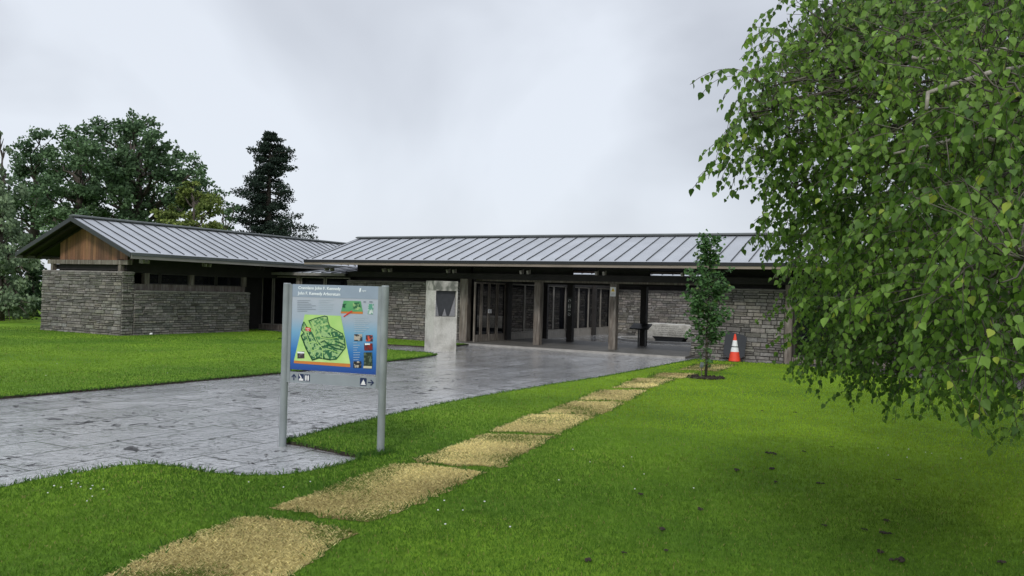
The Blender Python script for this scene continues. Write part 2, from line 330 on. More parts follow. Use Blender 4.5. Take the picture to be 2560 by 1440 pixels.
# the sward yellows to the right of the lawn, darker and bluer by the patches
bro = hash_noise(Pg[:, 0], Pg[:, 1], .45, 77); yel = np.clip(np.clip((Pg[:, 0]-.2)/3.5, 0, 1)*.85*np.clip((rg-3)/6, .4, 1)+.26*bro+np.where(rg > 10, .12, -.12), 0, 1)[:, None]
cA = np.array([.044, .115, .014]); cB = np.array([.140, .280, .028]); cY = np.array([.33, .49, .032])
C = (cA*(1-tt)+cB*tt)*(1-yel)+(cY*(.5+.7*tt))*yel
straw = rng.random(n) < .03; C[straw] = np.array([.30, .27, .10])
lean = rng.uniform(.1, .85, n)
V, Fc, C = blades(Pg, h, wd, lean, C, LZ)
o = np_mesh('grass', V, Fc, C, m_blade); tag(o, 'short mown green grass of the lawns', 'grass', kind='stuff')
# longer tufts: along the patch edges and in the green bars between patches, and round the sign post
tf = []
for q in PATCH:
    for i in range(len(q)):
        a, b = np.array(q[i]), np.array(q[(i+1) % len(q)]); L_ = np.linalg.norm(b-a); k = int(L_*150); t = rng.random(k)[:, None]
        p = a+(b-a)*t+rng.normal(0, .04, (k, 2)); keep = hash_noise(p[:, 0], p[:, 1], 7, 8) > -.3; tf.append(p[keep])
for (px, py, k, sg) in ((958, 1142, 260, .05), (720, 1110, 60, .02), (930, 1146, 180, .06)):
    c = np.array(G(px, py)); tf.append(c+rng.normal(0, sg, (k, 2)))
for poly in (lawn_near, lawn_left):
    for i in range(len(poly)):
        a, b = np.array(poly[i]), np.array(poly[(i+1) % len(poly)]); L_ = np.linalg.norm(b-a)
        if L_ > 12 or a[1] < 4: continue
        k = int(L_*170); t = rng.random(k)[:, None]; tf.append(a+(b-a)*t+rng.normal(0, .018, (k, 2)))
T = np.concatenate(tf); n = len(T); d = np.linalg.norm(T, axis=1); sc = np.maximum(d/6, 1)
tt = rng.random(n)[:, None]; C = np.array([.03, .09, .015])*(1-tt)+np.array([.10, .21, .03])*tt
V, Fc, C = blades(T, rng.uniform(.03, .075, n)*np.where(d > 9, .8, 1), rng.uniform(.004, .007, n)*sc, rng.uniform(.2, .9, n), C, LZ-.01)
tag(np_mesh('grass_tufts', V, Fc, C, m_blade), 'longer dark grass tufts along the paving and patch edges', 'grass', kind='stuff')
for i, q in enumerate(PATCH):
    b = MB(); c0 = np.mean(np.array(q), 0); jp = jag([tuple(c0+(np.array(p_)-c0)*1.03) for p_ in q], .05, .07, seed=20+i)
    area = sum(jp[k][0]*jp[(k+1) % len(jp)][1]-jp[(k+1) % len(jp)][0]*jp[k][1] for k in range(len(jp)))
    if area < 0: jp = jp[::-1]
    e_ = thing('dead_grass_patch', PL[i], 'grass patch', (c0[0], c0[1], LZ), group='dead grass patches in a row across the lawn')
    b.add([(p[0]-c0[0], p[1]-c0[1], .005) for p in jp], [tuple(range(len(jp)))]); b.build('dead_turf', m_straw, e_)
    k = patch_in & inside(P, q); Pk = P[k]
    Pk = np.concatenate([Pk, Pk+rng.normal(0, .01, Pk.shape), Pk+rng.normal(0, .02, Pk.shape)]); Pk = Pk-c0; n = len(Pk)
    if n:
        dd = np.linalg.norm(Pk+c0, axis=1); sc = np.maximum(dd/6, 1)
        nz = hash_noise(Pk[:, 0]+c0[0], Pk[:, 1]+c0[1], 2.2, 9)*.9+rng.normal(0, .5, n); tt = np.clip(.6+nz*.42, 0, 1.15)[:, None]
        C = np.array([.20, .16, .06])*(1-tt)+np.array([.98, .87, .42])*tt
        gr = (hash_noise(Pk[:, 0]+c0[0], Pk[:, 1]+c0[1], 3.2, 19)+rng.normal(0, .5, n)) > (.5 if i != 8 else -.1); C[gr] = np.array([.17, .23, .05])*rng.uniform(.6, 1.2, (gr.sum(), 1))
        V, Fc, C = blades(Pk, rng.uniform(.014, .036, n), rng.uniform(.0018, .0034, n)*sc, rng.uniform(.75, .97, n), C, .006)
        o = np_mesh('straw', V, Fc, C, m_blade, e_); o['kind'] = 'stuff'
# ------------------------------------------------------------------ stone walls
def stones(b, x0, x1, y, z0, z1, axis='w', sgn=-1, seed=0, sc=1., rowh=(.055, .115), thin=1):
    """random coursed ashlar on a plane. axis 'w': runs along local X at local Y=y; axis 'u': runs along local Y at local X=y"""
    r = random.Random(seed); z = z0
    while z < z1-.02:
        h = r.uniform(*rowh); 
        if z+h > z1-.035: h = z1-z
        x = x0-r.uniform(0, .1)
        while x < x1:
            l = r.uniform(.13, .42)*sc; xa, xb = max(x, x0), min(x+l, x1); x += l
            if xb-xa < .02: continue
            g = .006; dp = r.uniform(.008, .042); ch = r.uniform(.006, .014); c = r.uniform(.11, .235); tint = (c*r.uniform(1.0, 1.08), c*.985, c*r.uniform(.84, .95))
            subs = [(z, z+h)]
            if h > .085 and r.random() < .3: mzz = z+h*r.uniform(.4, .6); subs = [(z, mzz), (mzz, z+h)]
            for (za, zb) in subs:
                j = [r.uniform(-.004, .004) for _ in range(8)]
                q = [(xa+g, za+g), (xb-g, za+g), (xb-g, zb-g), (xa+g, zb-g)]
                q2 = [(xa+g+ch+j[0], za+g+ch*.8+j[1]), (xb-g-ch+j[2], za+g+ch*.8+j[3]), (xb-g-ch+j[4], zb-g-ch*.6+j[5]), (xa+g+ch+j[6], zb-g-ch*.6+j[7])]
                dj = [dp+r.uniform(-.008, .008) for _ in range(4)]
                if axis == 'w': vs = [(p[0], y, p[1]) for p in q]+[(p[0], y+sgn*dd, p[1]) for p, dd in zip(q2, dj)]
                else: vs = [(y, p[0], p[1]) for p in q]+[(y+sgn*dd, p[0], p[1]) for p, dd in zip(q2, dj)]
                fs = [(4, 5, 6, 7), (0, 1, 5, 4), (1, 2, 6, 5), (2, 3, 7, 6), (3, 0, 4, 7)]
                if (axis == 'w') != (sgn < 0): fs = [f[::-1] for f in fs]
                b.add(vs, fs, tint)
        z += h
    return b
class Bld:
    """a building in plan coordinates (w, u); the Empty sits at its base corner"""
    def __init__(s, name, label, cat, w, u): s.w, s.u = w, u; s.e = thing(name, label, cat, WU(w, u, 0), -TH)
    def mb(s): return MB((s.w, s.u, 0))
    def box(s, name, m, *a, **k): b = s.mb(); b.box(*a, **k); return b.build(name, m, s.e)
def wall(B, x0, x1, y0, y1, z1, faces, seed, cap=True, z0=-.04, rowh=(.055, .115)):
    b = B.mb(); b.box(x0+.001, x1-.001, y0+.001, y1-.001, z0, z1-.002, (.2, .19, .18), m=1)
    k = seed
    if 'f' in faces: stones(b, x0, x1, y0, z0, z1, 'w', -1, k, rowh=rowh)
    if 'b' in faces: stones(b, x0, x1, y1, z0, z1, 'w', 1, k+1, rowh=rowh)
    if 'l' in faces: stones(b, y0, y1, x0, z0, z1, 'u', -1, k+2, rowh=rowh)
    if 'r' in faces: stones(b, y0, y1, x1, z0, z1, 'u', 1, k+3, rowh=rowh)
    o = b.build('stone_wall', [m_stone, m_mortar], B.e)
    if cap:
        b = B.mb(); c = .05; e_ = .02
        pts = [(y0-e_, z1+.001), (y1+e_, z1+.001), (y1+e_-.01, z1+.03), (y1-.06, z1+c), (y0+.06, z1+c), (y0-e_+.01, z1+.03)]
        b.prism(pts, x0-e_, x1+e_, axis=0); b.build('wall_cap', m_cap, B.e)
def gable_roof(B, ax, a0, a1, lo, mid, hi, ze, zr, seam0, dseam, th=.07, timber=None, name='roof', gutter=True):
    """ax 'u' = ridge runs along u. a0..a1 extent along the ridge; lo/mid/hi across positions"""
    def PT(a, c, z): return (c, a, z) if ax == 'u' else (a, c, z)
    b = B.mb()
    for (c0, c1) in ((lo, mid), (hi, mid)):
        vs = [PT(a0, c0, ze), PT(a1, c0, ze), PT(a1, c1, zr), PT(a0, c1, zr), PT(a0, c0, ze-th), PT(a1, c0, ze-th), PT(a1, c1, zr-th), PT(a0, c1, zr-th)]
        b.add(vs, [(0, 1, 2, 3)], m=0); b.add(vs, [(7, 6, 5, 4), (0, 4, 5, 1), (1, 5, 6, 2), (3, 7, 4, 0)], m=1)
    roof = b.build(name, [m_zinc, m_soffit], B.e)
    # seams on both slopes are pattern of the sheet
    b = B.mb(); k = 0
    a = seam0
    while a < a1-.05:
        for (c0, c1) in ((lo, mid), (hi, mid)):
            s0, s1 = .04, .97
            pa = (c0+(c1-c0)*s0, ze+(zr-ze)*s0); pb = (c0+(c1-c0)*s1, ze+(zr-ze)*s1)
            hw = .0085; hh = .03
            vs = [PT(a-hw, pa[0], pa[1]), PT(a+hw, pa[0], pa[1]), PT(a+hw, pb[0], pb[1]), PT(a-hw, pb[0], pb[1]), PT(a-hw, pa[0], pa[1]+hh), PT(a+hw, pa[0], pa[1]+hh), PT(a+hw, pb[0], pb[1]+hh), PT(a-hw, pb[0], pb[1]+hh)]
            b.add(vs, [(4, 5, 6, 7), (0, 1, 5, 4), (1, 2, 6, 5), (2, 3, 7, 6), (3, 0, 4, 7)])
        a += dseam
    b.build('seams', m_seam, roof)
    b = B.mb()
    r = [(mid-.13, zr+.008), (mid+.13, zr+.008), (mid+.12, zr+.045), (mid, zr+.075), (mid-.12, zr+.045)]
    b.prism(r, a0-.03, a1+.03, axis=1 if ax == 'u' else 0); b.build('ridge_cap', m_ridge, roof)
    for c, sg in ((lo, -1), (hi, 1)):
        b = B.mb(); c_a, c_b = sorted((c, c+sg*.05))
        c_a2, c_b2 = sorted((c-sg*.012, c+sg*.03))
        if ax == 'u': b.box(c_a, c_b, a0-.02, a1+.02, ze-.075, ze+.012)
        else: b.box(a0-.02, a1+.02, c_a, c_b, ze-.075, ze+.012)
        b.build('gutter', m_black if ax == 'w' else m_ridge, roof)
        b = B.mb()
        if ax == 'u': b.box(c_a2, c_b2, a0-.02, a1+.02, ze-.165, ze-.077)
        else: b.box(a0-.02, a1+.02, c_a2, c_b2, ze-.150, ze-.077)
        b.build('fascia', timber or m_fascia, roof)
    for a_, sg in ((a0, -1), (a1, 1)):                        # barge boards on the gables
        for (c0, c1) in ((lo, mid), (hi, mid)):
            b = B.mb(); A, Bq = sorted((a_+sg*.005, a_+sg*.045))
            pts = [(c0, ze-.13), (c1, zr-.13), (c1, zr+.005), (c0, ze+.005)]
            b.prism(pts, A, Bq, axis=1 if ax == 'u' else 0); b.build('barge_board', m_seam, roof)
    return roof
# ------------------------------------------------------------------ LEFT PAVILION
A = Bld('pavilion', 'low stone pavilion on the left with wooden gable and pale seamed metal roof', 'building', -23.5, 15.9)
wall(A, -25.45, -21.62, 15.9, 16.30, 1.88, 'flr', 100)
wall(A, -22.02, -21.60, 16.302, 20.85, 1.33, 'rb', 110)
wall(A, -25.45, -25.05, 18.6, 30.0, 1.88, 'l', 120)
gable_roof(A, 'u', 15.53, 30.4, -26.24, -23.5, -20.74, 2.45, 3.53, 15.72, .43, timber=m_fasciaL)
b = A.mb(); px_ = -24.93; r = random.Random(5)
while px_ < -21.75:
    wd_ = min(.125, -21.7-px_); f = lambda w_: 2.27+.0+max(0, (1.09-abs(w_+23.5)*.394)-.0)*.0
    def top(w_): return 3.53-.10-abs(w_+23.5)*.3935
    c = r.uniform(.6, 1.35)
    b.prism([(px_+.003, 2.265), (px_+wd_-.003, 2.265), (px_+wd_-.003, top(px_+wd_-.003)), (px_+.003, top(px_+.003))], 16.12, 16.15, axis=1, col=(c, c*r.uniform(.92, 1.0), c*r.uniform(.85, 1)))
    px_ += wd_
b.box(-25.5, -21.5, 16.152, 16.18, 2.2, 2.3, (.2, .2, .2)); b.build('gable_board', m_board, A.e)
A.box('tie_beam', m_wood, -25.3, -21.45, 15.95, 16.1, 2.125, 2.255)
A.box('tie_beam', m_darkwood, -25.35, -21.7, 16.1, 16.2, 1.96, 2.12)
for w_ in (-25.1, -21.85): A.box('post', m_wood, w_-.06, w_+.06, 15.97, 16.09, 1.93, 2.123)
# eave beam, clerestory with windows
A.box('eave_beam', m_darkwood, -22.0, -21.86, 16.0, 23.0, 1.905, 2.28)
A.box('eave_beam', m_darkwood, -25.3, -25.1, 16.35, 30, 1.905, 2.28)
A.box('sill_beam', m_wood, -22.0, -21.88, 16.31, 20.9, 1.385, 1.57)
for u_ in (16.93, 18.62, 20.85): A.box('post', m_wood, -22.01, -21.85, u_-.08, u_+.08, 1.572, 1.904)
for (a, c) in ((17.02, 17.42), (17.46, 18.52), (18.72, 19.62), (19.68, 20.76)):
    f = A.mb()
    for (y0, y1, z0, z1) in ((a, c, 1.572, 1.60), (a, c, 1.875, 1.903), (a, a+.03, 1.601, 1.874), (c-.03, c, 1.601, 1.874)): f.box(-21.98, -21.91, y0, y1, z0, z1)
    fo = f.build('window', m_frame_dark, A.e); g_ = A.mb(); g_.box(-21.95, -21.94, a+.03, c-.03, 1.60, 1.876); g_.build('pane', m_glass, fo)
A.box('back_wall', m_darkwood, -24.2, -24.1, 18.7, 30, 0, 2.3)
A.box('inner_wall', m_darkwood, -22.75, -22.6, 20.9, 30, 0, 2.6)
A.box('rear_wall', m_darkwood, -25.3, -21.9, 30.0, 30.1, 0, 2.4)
for u_ in (16.25, 18.54, 20.85, 23.2, 25.6): 
    for d_ in (-.09, .09):
        b = A.mb(); b.prism([(-21.2, 2.18), (-21.05, 2.17), (-21.02, 2.27), (-21.2, 2.31)], u_+d_-.028, u_+d_+.028, axis=1, m=0); b.build('rafter', m_frame if u_ < 19 else m_darkwood, A.e)
for u_ in np.arange(15.75, 16.2, .4):
    for sg in (-1, 1):
        b = A.mb(); b.prism([(-23.5, 3.36), (-23.5+sg*2.7, 2.30), (-23.5+sg*2.7, 2.37), (-23.5, 3.44)], u_-.04, u_+.04, axis=1); b.build('rafter', m_darkwood, A.e)
# ------------------------------------------------------------------ MAIN BUILDING
B = Bld('visitor_centre', 'long stone and timber entrance building with open porch and grey seamed roof', 'building', -13.3, 22.2)
gable_roof(B, 'w', -19.35, 7.5, 21.1, 23.85, 26.6, 2.53, 3.44, -19.15, .451)
wall(B, -18.42, -13.95, 22.2, 22.6, 1.86, 'flr', 200)
wall(B, -6.43, -3.98, 22.2, 22.6, 1.86, 'flr', 210, rowh=(.06, .13))
B.box('clerestory', m_darkwood, -18.3, -13.7, 22.55, 22.7, 1.915, 2.6)
B.box('clerestory', m_darkwood, -6.3, 7.3, 22.55, 22.7, 1.915, 2.6)
B.box('eave_beam', m_darkwood, -18.6, 7.3, 22.30, 22.45, 2.02, 2.2)
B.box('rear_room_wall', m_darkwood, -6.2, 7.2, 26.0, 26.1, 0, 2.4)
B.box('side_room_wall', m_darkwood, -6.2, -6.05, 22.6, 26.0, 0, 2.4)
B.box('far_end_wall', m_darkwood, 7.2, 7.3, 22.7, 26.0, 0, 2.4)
# thick corner post and porch posts
B.box('post', m_wood, -13.9, -13.62, 22.22, 22.45, 0.0, 2.02)
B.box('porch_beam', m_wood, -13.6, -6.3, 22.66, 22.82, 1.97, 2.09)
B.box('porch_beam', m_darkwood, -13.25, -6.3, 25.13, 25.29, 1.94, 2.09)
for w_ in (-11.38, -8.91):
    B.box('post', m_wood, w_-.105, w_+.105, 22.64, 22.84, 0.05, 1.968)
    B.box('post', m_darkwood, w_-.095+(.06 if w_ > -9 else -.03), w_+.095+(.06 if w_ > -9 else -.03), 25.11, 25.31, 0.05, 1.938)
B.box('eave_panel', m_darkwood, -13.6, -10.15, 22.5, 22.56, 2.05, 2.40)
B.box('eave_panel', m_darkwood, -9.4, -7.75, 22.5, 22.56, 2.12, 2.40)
for w_ in (-11.38, -8.91, -6.5): 
    b = B.mb(); b.box(w_-.06, w_+.06, 22.84, 25.1, 2.095, 2.2); b.build('cross_beam', m_darkwood, B.e)
for w_ in (-18.8, -16.38, -13.91, -11.33, -8.93, -6.45, -4.0):
    for d_ in (-.115, .115):
        b = B.mb(); b.prism([(21.78, 2.19), (21.64, 2.18), (21.60, 2.28), (21.78, 2.32)], w_+d_-.03, w_+d_+.03, axis=0, m=0); b.build('rafter', m_frame, B.e)
# floodlights under the eave
for w_, u_ in ((-9.95, 22.5), (-7.75, 22.5)):
    pass
# doors and long glass wall along the porch (plane w=-13.3)
def pane(B, ax, c, a0, a1, z0, z1, fr=m_frame, t=.05, fw=.035, kick=0, name='window'):
    f = B.mb(); parts = [(a0, a1, z0, z0+fw), (a0, a1, z1-fw, z1), (a0, a0+fw, z0+fw, z1-fw), (a1-fw, a1, z0+fw, z1-fw)]
    if kick: parts.append((a0+fw, a1-fw, z0+fw, z0+kick))
    for (y0, y1, za, zb) in parts:
        if ax == 'u': f.box(c-t/2, c+t/2, y0, y1, za, zb)
        else: f.box(y0, y1, c-t/2, c+t/2, za, zb)
    o = f.build(name, fr, B.e); g_ = B.mb()
    if ax == 'u': g_.box(c-.006, c+.006, a0+fw-.002, a1-fw+.002, z0+fw-.002, z1-fw+.002)
    else: g_.box(a0+fw-.002, a1-fw+.002, c-.006, c+.006, z0+fw-.002, z1-fw+.002)
    g_.build('pane', m_glass, o); return o
for i, (a, c) in enumerate(((22.12, 22.50), (22.54, 22.98), (23.02, 23.50), (23.56, 24.08))):
    d = pane(B, 'u', -13.3, a, c, .055, 1.93, fr=m_wood, fw=.05, kick=.22, name='door')
    if i in (1, 2):
        h_ = B.mb(); y = c-.045 if i == 1 else a+.045; h_.box(-13.27, -13.22, y-.015, y+.015, .95, 1.08); h_.build('handle', m_white, d)
B.box('door_pillar', m_darkwood, -13.40, -13.2, 24.10, 24.4, 0, 2.1)
gl = [24.42, 25.48, 26.90, 27.79, 28.86, 30.1, 31.1, 32.38, 33.42, 34.6, 35.5]
for i in range(len(gl)-1): pane(B, 'u', -13.3, gl[i], gl[i+1]-.02, .26, 1.93, fw=.04)
B.box('plinth', m_frame, -13.38, -13.24, 24.42, 35.5, -.02, .255)
for u_ in (26.9, 28.95, 31.4, 34.6): B.box('post', m_darkwood, -13.22, -13.06, u_-.1, u_+.02, 0, 2.05)
B.box('glass_head_beam', m_darkwood, -13.45, -13.2, 22.66+.2, 35.6, 1.935, 2.3)
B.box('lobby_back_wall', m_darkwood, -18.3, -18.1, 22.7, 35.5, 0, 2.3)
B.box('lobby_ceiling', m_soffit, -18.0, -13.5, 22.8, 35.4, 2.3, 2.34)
# the porch wing that runs back along the courtyard
C_ = Bld('courtyard_wing', 'rear stone range seen through the porch behind the white inscribed fountain', 'building', -10, 33.7)
wall(C_, -13.1, -4.5, 33.7, 34.1, 1.86, 'f', 300, cap=True, rowh=(.06, .12))
C_.box('clerestory', m_darkwood, -13.1, -4.5, 33.9, 34.0, 1.915, 2.42)
gable_roof(C_, 'w', -20, -3.5, 32.95, 35.7, 38.4, 2.50, 3.3, -19.9, .451)
C_.box('rear_wall', m_darkwood, -19, -4.5, 37, 37.1, 0, 2.4)
# glazing right of the stone wall
B.box('post', m_wood, -3.96, -3.78, 22.08, 22.3, 0.0, 2.02)
B.box('sill_beam', m_wood, -3.77, 7.2, 22.12, 22.30, .03, .17)
B.box('plinth', m_mortar, -3.77, 7.2, 22.14, 22.32, -.05, .029)
for k in range(9): pane(B, 'w', 22.24, -3.76+k*1.22, -3.76+(k+1)*1.22-.02, .172, 1.95, fr=m_frame_dark, fw=.05)
# ------------------------------------------------------------------ LINK
K = Bld('link_lobby', 'dark glazed link lobby with flat canopy between the two roofs', 'building', -20.5, 22.3)
K.box('canopy_fascia', m_fasciaL, -22.5, -18.5, 22.12, 22.17, 2.03, 2.125)
b = K.mb(); b.add([(-22.5, 22.171, 2.127), (-18.5, 22.171, 2.127), (-18.5, 24.6, 2.42), (-22.5, 24.6, 2.42), (-22.5, 22.171, 2.04), (-18.5, 22.171, 2.04), (-18.5, 24.6, 2.32), (-22.5, 24.6, 2.32)], [(0, 1, 2, 3)], m=0)
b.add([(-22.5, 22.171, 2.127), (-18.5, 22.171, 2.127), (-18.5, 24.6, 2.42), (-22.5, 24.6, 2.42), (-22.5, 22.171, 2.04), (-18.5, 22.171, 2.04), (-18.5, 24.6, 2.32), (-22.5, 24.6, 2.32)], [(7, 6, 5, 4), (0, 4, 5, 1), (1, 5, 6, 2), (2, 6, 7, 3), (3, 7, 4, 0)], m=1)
rf = b.build('roof', [m_zinc, m_soffit], K.e)
b = K.mb()
for k in range(9):
    w_ = -22.3+k*.45; b.add([(w_-.01, 22.2, 2.13), (w_+.01, 22.2, 2.13), (w_+.01, 24.6, 2.42), (w_-.01, 24.6, 2.42), (w_-.01, 22.2, 2.16), (w_+.01, 22.2, 2.16), (w_+.01, 24.6, 2.45), (w_-.01, 24.6, 2.45)], [(4, 5, 6, 7), (0, 1, 5, 4), (1, 2, 6, 5), (3, 0, 4, 7)])
b.build('seams', m_seam, rf)
for (a, c) in ((-22.58, -22.06), (-22.0, -20.9), (-20.7, -19.62), (-19.56, -18.5)): pane(K, 'w', 22.42, a, c, .22, 1.98, fr=m_frame, fw=.035)
K.box('post', m_wood, -20.88, -20.72, 22.36, 22.5, .2, 2.03)
K.box('sill', m_wood, -22.6, -18.45, 22.3, 22.5, .0, .215)
K.box('step', m_gravel, -22.6, -18.45, 21.9, 22.298, -.05, .05)
K.box('head_beam', m_darkwood, -22.58, -18.45, 22.38, 22.46, 1.983, 2.06)
K.box('rear_wall', m_darkwood, -22.5, -18.5, 24.7, 24.8, 0, 2.3)
# ------------------------------------------------------------------ small fittings on the building front
for w_, lab in ((-9.75, 'white floodlight under the porch eave, left of the warning notice post'), (-7.35, 'white floodlight under the porch eave, right of the warning notice post')):
    t_ = thing('floodlight', lab, 'lamp', WU(w_, 22.6, 2.12), -TH, 'floodlights under the porch eave')
    b = MB(); b.tube([(0, 0, .0), (.03, -.04, -.02), (.06, -.12, -.05)], [.035, .04, .05], 10); b.build('lamp_head', m_white, t_)
    b = MB(); b.box(-.05, -.02, -.02, .02, -.03, .08); b.build('bracket', m_white, t_)
def text_mesh(body, size, ext=.0006, bold=False):
    c = bpy.data.curves.new('t', 'FONT'); c.body = body; c.size = size; c.extrude = ext; c.resolution_u = 3
    if bold: c.offset = size*.022
    o = bpy.data.objects.new('t', c); COL.objects.link(o); dg = bpy.context.evaluated_depsgraph_get(); me = bpy.data.meshes.new_from_object(o.evaluated_get(dg)); bpy.data.objects.remove(o); return me
def text(name, body, size, mat_, parent, loc, width=None, bold=False, rot=(math.pi/2, 0, 0)):
    me = text_mesh(body, size, bold=bold); me.name = name; me.materials.clear(); me.materials.append(mat_)
    o = bpy.data.objects.new(name, me); COL.objects.link(o); o.parent = parent; o.location = loc; o.rotation_euler = rot
    if width:
        xs = [v.co.x for v in me.vertices]; s_ = width/(max(xs)-min(xs)); o.scale = (s_, 1, 1)
    return o
m_navy = flat('navy_print', (.012, .024, .075)); m_pwhite = flat('print_white', (.8, .86, .88)); m_wt = flat('sign_white', (.7, .7, .7))
# notice on the second porch post
nt_ = thing('warning_notice', 'small white warning notice with yellow triangle on the right porch post', 'sign', WU(-8.91, 22.64, 1.60), -TH)
b = MB(); b.box(-.085, .085, -.012, -.004, 0, .27); b.build('board', m_wt, nt_)
b = MB(); b.prism([(-.062, .14), (.062, .14), (0, .245)], -.0155, -.0125); b.build('triangle', m_yellow, nt_)
b = MB(); b.prism([(-.006, .165), (.006, .165), (.010, .205), (-.010, .205)], -.019, -.016); b.box(-.006, .006, -.019, -.016, .150, .158); b.build('symbol', m_black, nt_)
b = MB()
for k in range(3): b.box(-.055, .055, -.0145, -.0125, .03+k*.03, .042+k*.03)
b.build('text_lines', m_frame, nt_)
# pictogram board on the dark rear post
pt = thing('pictogram_sign', 'white symbols of telephone, toilets and wheelchair on the dark rear porch post', 'sign', WU(-11.41, 25.11, .9), -TH)
b = MB(); b.box(-.075, .075, -.012, -.003, 0, .62); b.build('board', m_black, pt)
b = MB()
for s_ in (-1, 1): b.tube([(s_*.028, -.015, .36), (s_*.028, -.015, .26)], [.016, .012], 6); b.tube([(s_*.028, -.015, .40), (s_*.028, -.015, .375)], .012, 6)
b.box(-.045, .045, -.016, -.013, .19, .21)
b.tube([(-.01, -.015, .13), (-.015, -.015, .09), (.03, -.015, .085), (.04, -.015, .05)], .008, 5); b.tube([(-.03, -.015, .08), (-.035, -.015, .04), (0, -.015, .02), (.025, -.015, .045)], .007, 5)
b.tube([(-.04, -.015, .48), (-.02, -.015, .55), (.02, -.015, .56), (.045, -.015, .5)], .010, 5); b.build('symbols', m_wt, pt)
# information lectern by the far right post
ls = thing('reading_board', 'black tilted reading board leaning by the dark rear post beside the fountain', 'sign', WU(-8.80, 24.75, .05), -TH)
b = MB(); b.prism([(-.22, .57), (.17, .72), (.19, .69), (-.20, .54)], -.28, .33, axis=0); b.build('board', m_black, ls)
for dx in (-.05, .17):
    b = MB(); b.box(dx-.02, dx+.02, -.02, .02, 0, .63); b.build('leg', m_black, ls)
# ------------------------------------------------------------------ fountain
fo = thing('fountain', 'white inscribed stone block fountain on a dark round basin in the courtyard', 'fountain', WU(-9.43, 29.9, 0), -TH)
b = MB(); b.prism([(-.80, .17), (.80, .17), (.84, .58), (.80, .62), (-.78, .64), (-.83, .60)], -.35, .35); b.build('stone_block', m_conc, fo)
b = MB(); b.prism([(-.45, -.02), (.45, -.02), (.62, .168), (-.62, .168)], -.3, .3); b.build('pedestal', m_black, fo)
b = MB()
for rr, hh in ((2.0, .07),):
    n_ = 40
    for k in range(n_):
        a0, a1 = 2*math.pi*k/n_, 2*math.pi*(k+1)/n_
        q = [(math.cos(a)*R, math.sin(a)*R) for a, R in ((a0, rr-.16), (a1, rr-.16), (a1, rr), (a0, rr))]
        b.add([(x, y, -.0) for x, y in q]+[(x, y, hh) for x, y in q], [(4, 5, 6, 7), (0, 1, 5, 4), (2, 3, 7, 6)])
b.build('basin_rim', m_slabedge, fo)
m_water = mat('basin_water', (.02, .024, .026), .06, bump=.3, bscale=12, spec=.6)
b = MB(); b.add([(math.cos(2*math.pi*k/40)*1.84, math.sin(2*math.pi*k/40)*1.84, .03) for k in range(40)], [tuple(range(40))]); b.build('basin_water', m_water, fo)
for k, tline in enumerate(('Ask not what your country', 'can do for you ask what you', 'can do for your country', 'My fellow citizens of the world', 'for the freedom of man')):
    text('inscription', tline, .062, m_slate, fo, (-.60+.08*k, -.352, .53-k*.075), width=1.0)
# ------------------------------------------------------------------ monument block
mo = thing('memorial_block', 'upright pale concrete block with recessed dark slate panel at the paving edge', 'monument', (*G(1083, 879), 0), .49)
w0, w1, u0, u1, H_ = .0, .66, .0, .60, 1.88
X0 = 0; b = MB()
def mblk(z0, z1, y0=0, x0=X0, x1=X0+.66, m=0): b.box(x0, x1, y0, .62, z0, z1, m=m)
b.box(X0, X0+.66, 0, .62, -.02, .93); b.box(X0, X0+.66, .10, .62, .931, 1.62)
b.box(X0, X0+.035, 0, .10, .931, 1.62); b.box(X0+.635, X0+.66, 0, .10, .931, 1.62)
b.box(X0-.002, X0+.662, -.002, .622, 1.621, 1.88, m=1)
b.build('concrete_block', [m_conc, m_conc_stain], mo)
b = MB(); b.box(X0+.036, X0+.634, .085, .099, .94, 1.62); b.build('slate_panel', m_slate, mo)
b = MB()
for pts in ([(.04, .945), (.15, .945), (.055, 1.42)], [(.46, .945), (.63, .945), (.615, 1.45)], [(.26, .945), (.38, .945), (.32, 1.14)]): b.prism([(X0+p[0], p[1]) for p in pts], .055, .084)
b.build('relief_wedges', m_ripstone, mo)
# ------------------------------------------------------------------ traffic cone and leaning board
cn = thing('traffic_cone', 'orange and white traffic cone standing before the black board by the wall', 'traffic cone', (*G(1836, 907), .012))
b = MB(); b.prism([(-.19, -.14), (-.14, -.19), (.14, -.19), (.19, -.14), (.19, .14), (.14, .19), (-.14, .19), (-.19, .14)], 0, .035, axis=2); b.build('base', m_black, cn)
def ring(z0, z1, m_, nm):
    R = lambda z: .155-.135*(z/.72); b = MB(); b.tube([(0, 0, z0), (0, 0, z1)], [R(z0), R(z1)], 24); b.build(nm, m_, cn, smooth=False)
ring(.035, .27, m_orange, 'cone_body'); ring(.27, .385, m_white, 'white_band'); ring(.385, .41, m_black, 'black_band'); ring(.41, .56, m_white, 'white_band'); ring(.56, .72, m_orange, 'cone_tip')
lb = thing('leaning_board', 'black board with clipped corners leaning on the stone wall behind the cone', 'board', WU(-5.24, 21.98, .012), -TH)
b = MB(); pts = [(-.26, .18), (-.16, .07), (.12, .0), (.30, .12), (.33, .60), (.25, .66), (-.14, .74), (-.23, .66)]
vs = [(p[0], -.02+p[1]*.2, p[1]) for p in pts]+[(p[0], .0+p[1]*.2, p[1]) for p in pts]; n_ = len(pts)
b.add(vs, [tuple(range(n_)), tuple(range(n_, 2*n_))[::-1]]+[(i, (i+1) % n_, n_+(i+1) % n_, n_+i)[::-1] for i in range(n_)]); b.build('board', flat('board_black', (.03, .034, .04), .7), lb)
